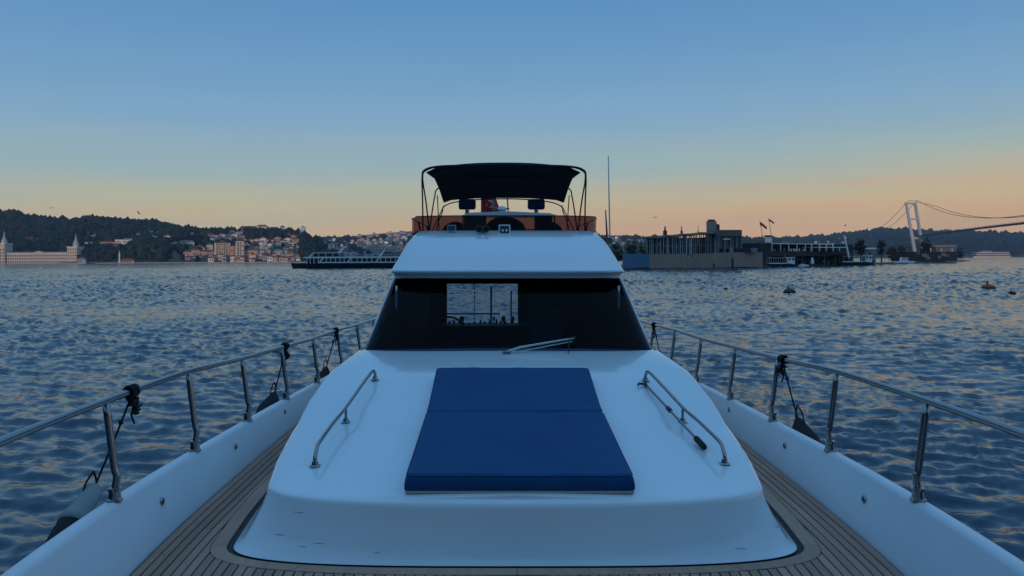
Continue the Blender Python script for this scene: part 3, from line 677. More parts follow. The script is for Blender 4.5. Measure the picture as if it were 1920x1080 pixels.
for u in (1536, 1549, 1562, 1574): blk(Rs, 'pergola_post', u, u+1.2, 464.6, 471, 322.2, .25, whitep)
blk(Rs, 'awning', 1545, 1600, 474.5, 476, 330, 6, mat('tan_awning', (.14, .10, .07), .8))
mk = empty('leaning_mast', P(1592, 483, 325), 0, label='thick white mast leaning left above the moored passenger boats', cat='mast')
MB().tube([(0, 0, 0), P(1583, 441, 325)-P(1592, 483, 325)], [.42, .28], 8).build('mast', whitep, mk)
pz = empty('furled_parasol', G(1523, 308, .45), 0, label='white furled parasol standing on the quay between the two moored boats', cat='parasol')
MB().lathe([(.25, 0), (.25, .12), (.05, .13), (.05, .5)], seg=8).build('base', dconc, pz)
MB().lathe([(.55, .5), (.75, 1.0), (.5, 2.2), (.28, 2.9), (.12, 3.2)], seg=10).build('canopy', whitep, pz, smooth=True)
# far end of the jetty
E = empty('jetty_station', G(1740, 480, .4), 0, label='dark low jetty station with rubble and pale roof at the far end of the jetty', cat='building')
blk(E, 'wall', 1712, 1795, 472, 489.5, 455, 12, ruin_d, dd=55)
for i in range(14):
    u = random.uniform(1714, 1788); v = random.uniform(472, 482); blk(E, 'wall_panel', u, u+random.uniform(3, 9), v, v+random.uniform(2, 6), 453.5+(u-1712)*.6, .4, random.choice((ruin, glassy, ruin, hoard, rust)))
blk(E, 'roof', 1752, 1794, 459.5, 463, 495, 8, mat('pale_roof_sheet', (.30, .29, .28), .7)); blk(E, 'upper_wall', 1755, 1792, 463.1, 472, 497, 6, ruin)
for u in (1745, 1765, 1785): blk(E, 'post', u, u+1, 465, 472, 480, .3, whitep)
hs = empty('quay_house', G(1632, 372, .4), 0, label='small pale gabled house on the jetty right of the dark tree', cat='house')
blk(hs, 'wall', 1625, 1642, 467.5, 492, 372, 5, mat('pale_house_render', (.22, .22, .22), .9)); blk(hs, 'roof', 1624, 1643, 464.5, 467.4, 371.5, 6, whitep)
blk(hs, 'window', 1629, 1633, 472, 477, 371.9, .2, winm)
for i, (u, d, vt, r, lab) in enumerate(((1614, 362, 455, 11, 'dark round tree behind the moored passenger boat'), (1653, 420, 458, 9, 'smaller dark tree right of the pale quay house'), (1734, 500, 455, 11, 'dark tree beside the foot of the bridge tower'),
        (1160, 330, 460, 10, 'bare brown tree at the left end of the island'), (1185, 335, 457, 11, 'second bare brown tree behind the blue hoarding'), (1206, 330, 461, 8, 'small brown tree against the left edge of the ruined shell'),
        (1672, 430, 470, 10, 'low shrub mass on the jetty'), (1690, 440, 468, 9, 'low shrub mass left of the bridge tower'), (1800, 620, 474, 7, 'small bush at the tip of the jetty'))):
    s = d/F0; h = (488-vt)*s+H-.4; rough_tree('quay_tree', G(u, d, .4), h, r*s, lab, m=woodm2 if i in (3, 4, 5, 6, 7) else woodm, n=16, trunkh=.3 if i in (0, 1, 2) else .12, seed=40+i)
quay_strip('jetty_backland', [(1130, 312), (1220, 325), (1420, 345)], -2, .5, 60, dconc, kind='structure')
quay_strip('jetty_backland', [(1590, 352), (1700, 415), (1810, 600)], -2, .5, 60, dconc, kind='structure')

# ------------------------------------------------------------------ boats out on the water
navyhull = mat('dark_blue_hull', (.012, .022, .055), .35); blackhull = mat('black_hull', (.010, .014, .020), .4); cream = mat('ferry_cream_paint', (.74, .73, .70), .5, var=(.3, .08))
def hull_mb(Ln, beam, h, bow=1, sheer=.25, rake=.05):
    """hull along x, bow at +x when bow=1"""
    rings = []
    for i in range(19):
        t = i/18; w = beam/2*(1-max(0, (t-.62)/.38)**2.2)*(1-.25*max(0, (.12-t)/.12)); z1 = h*(1+sheer*max(0, t-.5)**1.5*2)
        xx = Ln*t; ov = rake*Ln*max(0, (t-.6)/.4)
        w = max(w, .04)
        rings.append([((xx-ov)*bow, -w*.55, -.6), ((xx-ov*.6)*bow, -w*.88, h*.35), (xx*bow, -w, z1), (xx*bow, w, z1), ((xx-ov*.6)*bow, w*.88, h*.35), ((xx-ov)*bow, w*.55, -.6)])
    b = MB().loft(rings, True); b.add(rings[0], [(0, 1, 2, 3, 4, 5)]); b.add(rings[-1], [(5, 4, 3, 2, 1, 0)]); return b
def ferry():
    d = 336; s = d/F0; p = G(545, d, 0); rz = 0; root = empty('passenger_ferry', p, rz, label='long two deck passenger ferry with black hull crossing behind the yacht', cat='ferry')
    def X(u): return (u-545)*s*1.0
    Lx = X(775); hb = hull_mb(Lx, 8.5, 2.05, 1, .18, .02); hb.v = [(Lx-x, y, z) for x, y, z in hb.v]
    hb.build('hull', blackhull, root, smooth=True)
    b = MB(); b.box(X(602), X(770), -3.9, 3.9, 2.25, 2.75); b.build('bulwark_band', cream, root)
    MB().box(X(578), X(768), -3.3, 3.3, 2.0, 4.3).build('main_saloon', ruin_d, root)
    MB().box(X(575), X(772), -4.1, 4.1, 4.3, 5.0).build('upper_deck_band', cream, root)
    MB().prism([(X(572), 4.3), (X(575)-.01, 4.3), (X(575)-.01, 5.0), (X(580)-2.6, 4.6)], -3.5, 3.5).build('bow_visor', cream, root)
    for u in (579, 585, 592, 600, 615, 623, 632, 640, 648, 662, 672, 681, 690, 699, 716, 725, 734, 743, 752, 761):
        MB().box(X(u), X(u)+.28, -3.95, -3.6, 2.0 if u < 602 else 2.753, 4.297).build('window_post', cream, root)
    for u in (602, 654, 706, 756):
        MB().prism([(X(u), 2.754), (X(u+3.5), 2.754), (X(u+9), 4.296), (X(u+5.5), 4.296)], -4.0, -3.955).build('slanted_brace', cream, root)
    MB().box(X(588), X(662), -3.2, 3.2, 6.55, 6.85).build('canopy_roof', cream, root)
    MB().box(X(590), X(640), -2.6, 2.6, 5.0, 6.4).build('upper_cabin', ruin_d, root)
    MB().prism([(X(582), 5.003), (X(586), 5.003), (X(590), 6.54), (X(588), 6.54)], -3.0, 3.0).build('cabin_front', cream, root)
    for u in (590, 600, 613, 626, 638, 650, 660): MB().box(X(u), X(u)+.2, -3.1, -2.85, 5.003, 6.547).build('canopy_post', cream, root)
    r = MB()
    for u in np.arange(640, 772, 4): r.tube([(X(u), -4.0, 5.0), (X(u), -4.0, 5.9)], .04, 4)
    r.tube([(X(640), -4.0, 5.9), (X(772), -4.0, 5.9)], .05, 4); r.build('deck_railing', cream, root)
    MB().prism([(X(634), 6.853), (X(639), 6.853), (X(650), 9.6), (X(646), 9.6)], -.9, .9).build('funnel', cream, root)
    MB().prism([(X(640), 6.853), (X(643), 6.853), (X(655), 9.2), (X(652), 9.2)], -.4, .4).build('funnel_stay', mat('funnel_blue', (.05, .10, .2), .5), root)
    MB().tube([(X(712), 0, 5.0), (X(720), 0, 7.5), (X(722), 0, 8.7)], [.35, .2, .06], 6).build('mast', cream, root)
    MB().tube([(X(552), 0, 2.2), (X(552), 0, 4.2)], .08, 5).build('jackstaff', cream, root)
ferry()
def small_boat(name, label, u0, u1, d, bow, hullm, v_top, cab, awn, group=None, hh=1.0, cat='boat'):
    s = d/F0; Ln = (u1-u0)*s; um = u0 if bow > 0 else u1; p = G(um, d, 0); root = empty(name, p, 0, label=label, cat=cat, group=group)
    top = (Z(um, v_top, d)); be = Ln*.27
    hull_mb(Ln, be, hh, bow, .5, .06).build('hull', hullm, root, smooth=True)
    MB().box(*sorted((bow*Ln*.03, bow*Ln*.82)), -be*.47, -be*.44, hh, hh+.35).build('gunwale', whitep, root)
    c0, c1 = cab; cx = sorted((bow*Ln*c0, bow*Ln*c1))
    MB().box(cx[0], cx[1], -be*.36, be*.36, hh-.2, top-.25).build('cabin', whitep, root, bevel=.08)
    n = max(2, int((cx[1]-cx[0])/1.1))
    for i in range(n): xx = cx[0]+(i+.5)*(cx[1]-cx[0])/n; MB().box(xx-.38, xx+.38, -be*.36-.03, -be*.36+.05, hh+.55*(top-hh)-.25, top-.5).build('window', winm, root)
    MB().box(cx[0]-.2, cx[1]+.2, -be*.4, be*.4, top-.247, top-.12).build('cabin_roof', whitep, root)
    if awn:
        a = sorted((bow*Ln*awn[0], bow*Ln*awn[1])); MB().box(a[0], a[1], -be*.42, be*.42, top-.5, top-.38).build('awning', whitep, root)
        MB().box(a[0]+.3, a[1]-.3, -be*.25, be*.25, hh-.3, hh+.4).build('bench', ruin_d, root)
        for k in range(5):
            xx = a[0]+.1+k*(a[1]-a[0]-.2)/4
            for sy in (-1, 1): MB().tube([(xx, sy*be*.4, hh-.2), (xx, sy*be*.4, top-.5)], .05, 5).build('awning_post', whitep, root)
    MB().tube([(bow*Ln*.6, 0, top-.2), (bow*Ln*.6, 0, top+1.2)], .05, 5).build('mast', dsteel, root)
    return root
small_boat('passenger_boat', 'blue hulled passenger boat with white wheelhouse moored below the dark restaurant', 1437, 1494, 298, 1, navyhull, 481.5, (.68, .9), (.05, .66), hh=1.25)
small_boat('passenger_boat', 'larger blue hulled excursion boat with long white awning under the leaning mast', 1574, 1640, 333, 1, navyhull, 478.5, (.7, .88), (.05, .69), hh=1.5)
small_boat('motor_boat', 'small white cabin cruiser moored left of the jetty station', 1674, 1713, 392, -1, whitep, 482.5, (.3, .62), None, hh=1.2)
small_boat('motor_boat', 'flat white launch lying below the furled parasol', 1497, 1517, 300, 1, whitep, 494, (.3, .5), None, hh=.55)
def far_ferry():
    d = 1500; s = d/F0; p = G(1826, d, 0); root = empty('passenger_ferry', p, 0, label='distant white sightseeing ferry at the right edge under the bridge deck', cat='ferry')
    Ln = 68*s; hull_mb(Ln, 12, 3.2, -1, .1, .02).build('hull', cream, root, smooth=True)
    root.location = G(1893, d, 0)
    for i, (a, b, z0, z1) in enumerate(((.03, .97, 3.3, 6.2), (.06, .95, 7.2, 10.2))):
        MB().box(-Ln*b, -Ln*a, -4.6, 4.6, z0, z1).build('window_band', ruin_d, root)
        for k in range(18): xx = -Ln*b+(k+.5)*Ln*(b-a)/18; MB().box(xx-.3, xx+.3, -4.9, -4.603, z0, z1).build('window_post', cream, root)
        MB().box(-Ln*b-.6, -Ln*a+.6, -5.4, 5.4, z1+.003, z1+.95).build('deck_edge', cream, root)
    MB().box(-Ln*.8, -Ln*.5, -3, 3, 11.2, 14).build('wheelhouse', mat('grey_wheelhouse', (.2, .22, .24), .6), root)
far_ferry()
orange = mat('faded_orange_buoy', (.62, .085, .035), .6, var=(2, .25)); darkb = mat('fouled_brown_buoy', (.10, .045, .03), .8, var=(4, .4))
def buoy(u, v, w, m, label, post=True, mm=None):
    d = H*F0/(v-(485-(u-960)*.0052)+.01); s = d/F0; r = w*s/2; root = empty('mooring_buoy', G(u, d, 0), random.uniform(-.5, .5), label=label, cat='buoy')
    a = MB(); pr = [(r*.55, -.35*r), (r*.92, -.05*r), (r, .18*r), (r*.86, .45*r), (r*.5, .62*r), (.03, .66*r)]; a.lathe(pr, seg=18); a.build('float', m, root, smooth='all')
    MB().lathe([(r*.2, .6*r), (r*.2, .75*r), (r*.08, .78*r), (r*.06, 1.15*r)], (-r*.15, 0, 0), 8).build('post', rust if post else blackp, root)
    t = []
    for k in range(13): an = 2*PI*k/12; t.append((-r*.15+r*.14*math.cos(an), 0, 1.2*r+r*.14*math.sin(an)))
    MB().tube(t, .03*r, 5).build('ring', dsteel, root)
    MB().tube([(r*.99*math.cos(2*PI*k/20), r*.99*math.sin(2*PI*k/20), .12*r) for k in range(21)], .07*r, 5).build('rubbing_band', mat('worn_tyre_rubber', (.02, .02, .02), .8), root)
buoy(1853, 541, 24, orange, 'large faded orange mooring buoy with post at the right edge')
buoy(1480, 549, 22, darkb, 'squat brown fouled mooring buoy in open water')
buoy(1361, 543, 9, blackp, 'small dark buoy with upright post left of the brown one', False)
buoy(1897, 551, 14, darkb, 'small brown buoy just below the large orange one')
buoy(312, 539, 9, blackp, 'tiny dark buoy alone on the water at left', False)
# birds
gull = mat('gull_dark_feathers', (.03, .03, .035), .8)
def bird(u, v, d, span, rz, label):
    root = empty('gull', P(u, v, d), rz, label=label, cat='bird'); s = span/2
    MB().lathe([(.01, -.2), (.05, -.12), (.07, 0), (.05, .12), (.02, .2)], seg=8, axis=(0, 1, 0)).build('body', gull, root, smooth='all')
    for sg in (-1, 1):
        vs = [(0, .08, .02), (0, -.08, .02), (sg*s*.5, -.1, .16), (sg*s*.5, .07, .16), (sg*s, -.12, .05), (sg*s, -.05, .05)]
        MB().add(vs, [(0, 1, 2, 3), (3, 2, 4, 5)]).build('wing', gull, root, solid=.015, fix=False)
bird(95, 390, 150, 1.5, .1, 'gull gliding over the left hill'); bird(1228, 408, 150, 1.1, .4, 'gull over the ruined building in the orange sky'); bird(1585, 423, 150, .9, 1.2, 'gull above the restaurant and leaning mast')

# ================================================================== THE YACHT
Yt = empty('motor_yacht', mw=BOAT, label='white motor yacht seen from its bow with flybridge, black canopy and teak side decks', cat='yacht')
def xt(y):
    return 2.105*(1-(max(0, (5.2-y))/8.2)**2.15) if y < 5.2 else 2.105-.003*(y-5.2)**2
def xi(y): return max(.02, xt(y)-interp([(3.9, .09), (7.2, .025), (14, .025)], y))
ZT = [(-3, .60), (0, .44), (3, .36), (4.5, .33), (7, .28), (9, .235), (12, .20), (17, .2)]
def zt(y): return interp(ZT, y)
ys = list(np.linspace(-2.95, 4.8, 44))+list(np.linspace(5.1, 16.5, 40))
for sg in (-1, 1):
    rings = []
    for y in ys:
        x = xt(y); z = zt(y); k = min(1, x/1.2); c = .085*k
        rings.append([(sg*xi(y), y, -.02), (sg*(xi(y)+(x-xi(y))*.93), y, z-.02), (sg*(x+.006*k), y, z-.004), (sg*(x+.02*k), y, z+.003), (sg*(x+c-.02*k), y, z+.003), (sg*(x+c), y, z-.012), (sg*(x+c+.004), y, z-.12),
                      (sg*(x+c+.03*k), y, z-.125), (sg*(x+c+.03*k), y, z-.19), (sg*(x+c-.004), y, z-.20), (sg*(x*.93+.04), y, -.9), (sg*(x*.80), y, -1.8), (sg*(x*.68), y, -2.7)])
    MB().loft(rings).build('hull_side', gel_old, Yt, smooth=True)
MB().add([(-1.45, 16.5, -2.7), (1.45, 16.5, -2.7), (1.75, 16.5, -.02), (-1.75, 16.5, -.02)], [(0, 1, 2, 3)]).build('transom', gel, Yt, solid=.03)
# ---- deck of teak planks
Dk = MB()
yy = list(np.linspace(-2.8, 13.8, 60)); Dk.loft([[(-xi(y)-.02, y, -.012), (xi(y)+.02, y, -.012)] for y in yy]); Dk = Dk.build('deck', caulk, Yt)
FY, FL = 4.055, .36                       # trunk foot: front and corner length
def WB(y): return interp([(4.0, 1.545), (4.5, 1.60), (4.9, 1.64), (5.5, 1.67), (7, 1.65), (9, 1.62), (13.6, 1.55)], y)
def foot_w(y, off=0.0, n=3.2):
    """half width of the trunk foot outline grown by off, 0 ahead of it"""
    f = FY-off
    if y <= f: return 0.0
    w = WB(y)+off; l = FL+off
    if y >= f+l: return w
    q = (y-f)/l; return w*(1-(1-q)**n)**(1/n)
MG = .122
def shape_x(t, y): return t*(xi(y)-.012)
NPL = 76; gap = .0050
fine = sorted(set(list(np.linspace(-2.7, 3.6, 22))+list(np.linspace(3.6, 5.0, 90))+list(np.linspace(5.0, 13.4, 40))+[FY-MG-.004+q for q in (-.0006, .0004, .001, .002, .0035, .0055, .008, .011)]))
for j in range(NPL):
    t0 = -1+2*j/NPL; t1 = -1+2*(j+1)/NPL; sg = 1 if t0+t1 > 0 else -1
    a, b = (t0, t1) if sg > 0 else (-t1, -t0)     # inner, outer with positive sign
    up = []; lo = []
    for y in fine:
        i_ = shape_x(a, y)+gap; o_ = shape_x(b, y)-gap; m_ = foot_w(y, MG+.004)
        i2 = max(i_, m_)
        if o_-i2 < .004:
            if m_ >= o_: break
            continue
        up.append((sg*i2, y, 0.0)); lo.append((sg*o_, y, 0.0))
    if len(up) < 2: continue
    cut = [random.uniform(-1.2, 2.6)] + ([random.uniform(4.6, 6.6), random.uniform(8, 11)] if up[-1][1] > 8 else ([random.uniform(3.0, 3.6)] if random.random() < .3 else []))
    ed = [up[0][1]]+cut+[up[-1][1]]
    for y0_, y1_ in zip(ed[:-1], ed[1:]):
        pu = [p for p in up if y0_+.002 < p[1] < y1_-.002 or p[1] in (up[0][1] if y0_ == up[0][1] else None, up[-1][1] if y1_ == up[-1][1] else None)]
        pl = [p for p in lo if y0_+.002 < p[1] < y1_-.002 or p[1] in (up[0][1] if y0_ == up[0][1] else None, up[-1][1] if y1_ == up[-1][1] else None)]
        def at(lst, y): return (float(np.interp(y, [q[1] for q in lst], [q[0] for q in lst])), y, 0.0)
        if y0_ != up[0][1]: pu = [at(up, y0_+.0016)]+pu; pl = [at(lo, y0_+.0016)]+pl
        if y1_ != up[-1][1]: pu = pu+[at(up, y1_-.0016)]; pl = pl+[at(lo, y1_-.0016)]
        n = len(pu)
        if n < 2: continue
        mb = MB(); A = [(x, y, z-.014) for x, y, z in pu]; Bq = [(x, y, z-.014) for x, y, z in pl]; dz = random.uniform(-.0006, .0006)
        mb.loft([[A[k], (pu[k][0], pu[k][1], dz), (pl[k][0], pl[k][1], dz), Bq[k]] for k in range(n)]); mb.add([A[0], pu[0], pl[0], Bq[0]], [(0, 1, 2, 3)]); mb.add([A[-1], pu[-1], pl[-1], Bq[-1]], [(3, 2, 1, 0)])
        mb.build('plank', teak, Dk)
# margin boards round the trunk foot, in lengths
def outline(off, n=3.2, m=26, yend=13.3):
    pts = []
    for k in range(m+1):
        a = PI/2*k/m; sx = math.sin(a)**(2/n); cx = 1-max(0, math.cos(a))**(2/n); y = FY-off+(FL+off)*cx; pts.append(((WB(y)+off)*sx, y))
    y = FY+FL
    for yv in np.linspace(FY+FL+.15, yend, 30): pts.append((WB(yv)+off, yv))
    return pts
oi, oo = outline(.038), outline(MG)
full = [((-x, y), (-X_, Y_)) for (x, y), (X_, Y_) in zip(oi[::-1], oo[::-1])]+[((x, y), (X_, Y_)) for (x, y), (X_, Y_) in zip(oi[1:], oo[1:])]
cuts = [0, 12, 24, 31, 46, 56, 66, 81, 88, 100, len(full)-1]
for a, b in zip(cuts[:-1], cuts[1:]):
    seg = full[a:b+1]
    if len(seg) < 2: continue
    k0 = .0035
    def sh(p, q, e):
        return (p[0]+(q[0]-p[0])*e, p[1]+(q[1]-p[1])*e)
    seg2 = [(s_[0], s_[1]) for s_ in seg]
    e = min(.3, k0/max(1e-6, math.dist(seg[0][1], seg[1][1]))); seg2[0] = (sh(seg[0][0], seg[1][0], e), sh(seg[0][1], seg[1][1], e))
    mb = MB(); mb.loft([[(p[0], p[1], -.012), (p[0], p[1], .0008), (q[0], q[1], .0008), (q[0], q[1], -.012)] for p, q in seg2]); mb.build('margin_plank', teak, Dk)
# ---- trunk (raised foredeck)
TOP = [(4.0, .315), (4.15, .318), (4.5, .345), (5.55, .44), (6.25, .60), (6.45, .655), (7.0, .712), (7.3, .74), (14, .74)]
def ztop(y): return interp(TOP, y)
def WS(y): return interp([(4.1, 1.335), (4.35, 1.40), (4.8, 1.475), (5.3, 1.525), (5.9, 1.56), (6.6, 1.52), (7.2, 1.455), (8, 1.44), (13.6, 1.42)], y)
rings = []
M_ = 26; sides = list(np.linspace(.12, 9.2, 46))
def ring(yf, l, wf, zf, n):
    pts = []
    for k in range(M_+1):
        a = PI/2*k/M_; y = yf+l*(1-max(0, math.cos(a))**(2/n)); x = wf(y)*math.sin(a)**(2/n); pts.append((x, y, zf(y)))
    for s in sides: y = yf+l+s; pts.append((wf(y), y, zf(y)))
    return [(-x, y, z) for x, y, z in pts[::-1]]+pts[1:]
def lerpw(f): return lambda y: WB(y)*(1-f)+WS(y)*f
prof = [(0, 0, 3.2, FL, FY), (.035, .10, 3.2, .35, FY+.006), (.12, .30, 3.1, .34, FY+.018), (.45, .62, 3.0, .33, FY+.038), (.80, .92, 3.0, .32, FY+.052), (.97, 1.0, 3.0, .31, FY+.056)]
for zf_, wf_, n_, l_, yf_ in prof: rings.append(ring(yf_, l_, lerpw(wf_), (lambda f: (lambda y: (ztop(y)-.03)*f-.004))(zf_), n_))
rings.append(ring(FY+.060, .31, lambda y: WS(y)-.004, lambda y: ztop(y)-.016, 3.0))
rings.append(ring(FY+.070, .30, lambda y: WS(y)-.014, lambda y: ztop(y)-.006, 3.0))
base = ring(FY+.092, .28, lambda y: WS(y)-.034, lambda y: ztop(y), 2.9); rings.append(base)
top = [[(x*t, y, z+.022*(1-t*t)) for x, y, z in base if y < 7.5] for t in np.linspace(1, 0, 16)]
Tr = MB().loft(rings).loft(top).build('trunk_cabin', gel, Yt, smooth='all', fix=True)
bmw = bmesh.new(); bmw.from_mesh(Tr.data); bmesh.ops.remove_doubles(bmw, verts=bmw.verts, dist=.0005); bmesh.ops.recalc_face_normals(bmw, faces=bmw.faces); bmw.to_mesh(Tr.data); bmw.free(); Tr.data.shade_smooth()
def crown(x, y): return ztop(y)+.022*(1-min(1, abs(x)/WS(y))**2)
# scuff marks on the trunk front
scm = mat('grey_scuff_marks', (.22, .26, .30), .7, var=(30, .5))
for u, v, w in ((522, 1004, 20), (598, 1019, 26), (566, 1024, 18), (707, 1035, 12), (1388, 1028, 26), (1459, 990, 9), (556, 964, 22)):
    y = FY+.02; x = (u-935)/F0*y-.093; z = 1.6-(v-488)*y/F0; ww = w/2/F0*y
    mb = MB(); yo = FY-.001+ (.052)*min(1, z/.25)
    mb.tube([(x-ww, yo+.001, z+.002), (x-ww*.3, yo-.0005, z), (x+ww*.4, yo-.0005, z-.001), (x+ww, yo+.001, z-.004)], [.0005, .002, .0025, .0005], 5); mb.build('scuff_mark', scm, Tr)
# ---- cabin front, windshield, cabin sides
def U_ring(yf, w, z, l=.34, n=2.8, yend=13.4, m=18, ns=16, zside=None):
    pts = []
    for k in range(m+1):
        a = PI/2*k/m; pts.append((w*math.sin(a)**(2/n), yf+l*(1-max(0, math.cos(a))**(2/n)), z))
    for s in np.linspace(0, 1, ns+1)[1:]: pts.append((w, yf+l+(yend-yf-l)*s, z))
    return [(-x, y, zz) for x, y, zz in pts[::-1]]+pts[1:]
body = [U_ring(7.03, 1.455, .66), U_ring(7.06, 1.43, .70), U_ring(7.13, 1.405, .735), U_ring(7.17, 1.395, .742), U_ring(7.215, 1.385, .738)]
MB().loft(body).build('windshield_coaming', gel, Yt, smooth='all')
lo_, hi_ = (7.2, 1.388, .732), (8.03, 1.222, 1.412)
def wring(t, off=0.0): return U_ring(lo_[0]+(hi_[0]-lo_[0])*t-off, lo_[1]+(hi_[1]-lo_[1])*t+off, lo_[2]+(hi_[2]-lo_[2])*t)
nn_ = len(wring(0)); mid = nn_//2; g0, g1 = mid-18, mid+18
gr = [wring(t)[g0:g1+1] for t in np.linspace(0, 1, 9)]
MB().loft(gr).build('windshield', wind_glass, Yt, smooth='all', fix=True)
for sl, nm in ((slice(0, g0+1), 'side_wall'), (slice(g1, nn_), 'side_wall')):
    so_ = MB().loft([wring(t)[sl] for t in np.linspace(0, 1, 5)]).build(nm, gel, Yt, smooth='all', solid=.03)
    sg = -1 if nm and sl.start == 0 else 1
    for (y0, y1) in ((9.6, 11.0), (11.15, 12.6)):
        mb = MB(); pts = []
        for t in (.18, .82):
            w = lo_[1]+(hi_[1]-lo_[1])*t+.022; z = lo_[2]+(hi_[2]-lo_[2])*t
            pts.append([(sg*w, y0, z), (sg*w, y1, z)])
        mb.add([pts[0][0], pts[0][1], pts[1][1], pts[1][0]], [(0, 1, 2, 3)]); mb.build('side_window', winm, Yt, solid=.01)
# seals
sealm = mat('black_seal', (.01, .01, .012), .5)
MB().tube([Vector(p)+Vector((0, -.004, .004)) for p in wring(0, .004)[g0:g1+1]], .007, 6).build('windshield_seal', sealm, Yt)
# interior
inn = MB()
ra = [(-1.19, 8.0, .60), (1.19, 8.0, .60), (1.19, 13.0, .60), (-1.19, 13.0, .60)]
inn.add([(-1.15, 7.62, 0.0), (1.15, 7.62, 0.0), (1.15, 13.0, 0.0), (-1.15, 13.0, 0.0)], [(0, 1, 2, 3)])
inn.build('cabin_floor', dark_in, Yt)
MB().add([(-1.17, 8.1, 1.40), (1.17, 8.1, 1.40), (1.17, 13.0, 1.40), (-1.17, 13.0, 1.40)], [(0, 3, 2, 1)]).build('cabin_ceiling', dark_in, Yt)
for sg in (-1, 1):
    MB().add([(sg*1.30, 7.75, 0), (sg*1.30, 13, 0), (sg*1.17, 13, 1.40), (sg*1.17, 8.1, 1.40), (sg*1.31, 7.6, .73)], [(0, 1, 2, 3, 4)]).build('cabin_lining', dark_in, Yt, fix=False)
    MB().box(*sorted((sg*1.145, sg*1.165)), 8.02, 8.05, 1.10, 1.335).build('glint_strip', whitep, Yt)  # white strips stand in for glints on the windshield glass
MB().box(-1.25, 1.25, 7.42, 7.9, .60, .715).build('dashboard', dark_wood, Yt, bevel=.02)
MB().box(-1.2, 1.2, 7.9, 8.0, .0, .715).build('dashboard_front', dark_wood, Yt)
bx0, bx1 = (838-935)/F0*13-.093, (971-935)/F0*13-.093; bz1, bz0 = 1.6-(532-488)*13/F0, 1.6-(618-488)*13/F0
UX_ = lambda u, d: (u-935)/F0*d-.093
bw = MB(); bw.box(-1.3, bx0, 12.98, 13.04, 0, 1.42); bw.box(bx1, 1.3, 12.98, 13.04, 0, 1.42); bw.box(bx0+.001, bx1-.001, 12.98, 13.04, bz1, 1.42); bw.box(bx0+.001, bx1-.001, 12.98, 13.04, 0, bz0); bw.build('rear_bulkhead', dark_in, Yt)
MB().box(bx1+.10, bx1+.24, 12.9, 12.97, .62, 1.2).build('side_curtain', curtain, Yt)
def rod(u, v0, v1, d, r): x = (u-935)/F0*d-.093; return [(x, d, 1.6-(v0-488)*d/F0), (x, d, 1.6-(v1-488)*d/F0)], r
for u, v0, v1, r in ((921, 536, 606, .018), (958.5, 545, 606, .014)):
    pts, rr = rod(u, v0, v1, 13.3, r); MB().tube(pts, rr, 6).build('rear_door_post', dsteel, Yt)
bd = MB()
for k in range(9):
    v = 533+k*8; x = (889.5-935)/F0*12.9-.093; z = 1.6-(v-488)*12.9/F0; bd.lathe([(.004, -.02), (.013, 0), (.004, .02)], (x, 12.9, z), 6)
    bd.tube([(x, 12.9, z), (x, 12.9, z-.075)], .003, 4)
bd.build('bead_cord', blackp, Yt)
MB().box(.25, .62, 8.5, 8.6, .45, 1.08).build('cabin_seat_back', mat('dark_blue_upholstery', (.02, .03, .06), .7), Yt, bevel=.04)
MB().tube([(-.62+.17*math.cos(a), 8.12-.05*math.sin(a), .86+.15*math.sin(a)) for a in np.linspace(0, 2*PI, 25)], .012, 6).build('steering_wheel', blackp, Yt, smooth='all')
# table and crockery silhouettes in the saloon and the aft rail
for u, w in ((866, 9), (944, 8), (926, 4), (962, 5)):
    d = 12.7; x = (u-935)/F0*d-.093; z = 1.6-(606-488)*d/F0; s = d/F0
    MB().lathe([(w*.25*s, 0), (w*.15*s, 3*s), (w*.5*s, 5*s), (w*.5*s, 11*s), (w*.3*s, 13*s)], (x, d, z), 10).build('table_lamp', mat('pale_lamp_glass', (.35, .36, .38), .3), Yt)
for k in range(13):
    d = 12.6; u = 840+k*10+random.uniform(-3, 3); x = UX_(u, d); z = 1.6-(607-488)*d/F0; s = d/F0; hh_ = random.uniform(2, 9)
    MB().lathe([(1.6*s, 0), (2.4*s, hh_*.5*s), (1.2*s, hh_*s)], (x, d, z), 8).build(random.choice(('glass_jar', 'cup', 'bottle')), random.choice((dark_wood, blackp, curtain, dark_in)), Yt)
MB().box(bx0-.2, bx1+.2, 12.3, 12.9, bz0-.02, 1.6-(607-488)*12.7/F0-.002).build('saloon_sideboard', dark_wood, Yt)
MB().tube([(bx0-.3, 15.5, 1.6-(588-488)*15.5/F0), (bx0+.9, 15.5, 1.6-(588-488)*15.5/F0)], .02, 6).build('aft_rail', dsteel, Yt)
# wiper
wp = MB(); a = Vector((-.02, 7.11, .757)); b = Vector((.62, 7.30, .865))
wp.tube([a, a.lerp(b, .2)+Vector((0, -.02, .02)), b], [.013, .010, .008], 6); wp.tube([a+Vector((.03, -.01, -.01)), b+Vector((-.02, -.005, -.03))], .005, 5)
wo_ = wp.build('windshield_wiper', mat('bright_wiper_metal', (.62, .62, .60), .35, metal=.6), Yt)
MB().box(-.055, .02, 7.07, 7.15, .735, .77).build('pivot_housing', dsteel, wo_, bevel=.008)
MB().tube([Vector((.36, 7.235, .80)), Vector((.645, 7.30, .885))], .006, 5).build('blade', blackp, wo_)
MB().tube([(.545, 7.10, .735), (.555, 7.14, .79), (.57, 7.2, .85)], .005, 5).build('washer_tube', blackp, Yt)
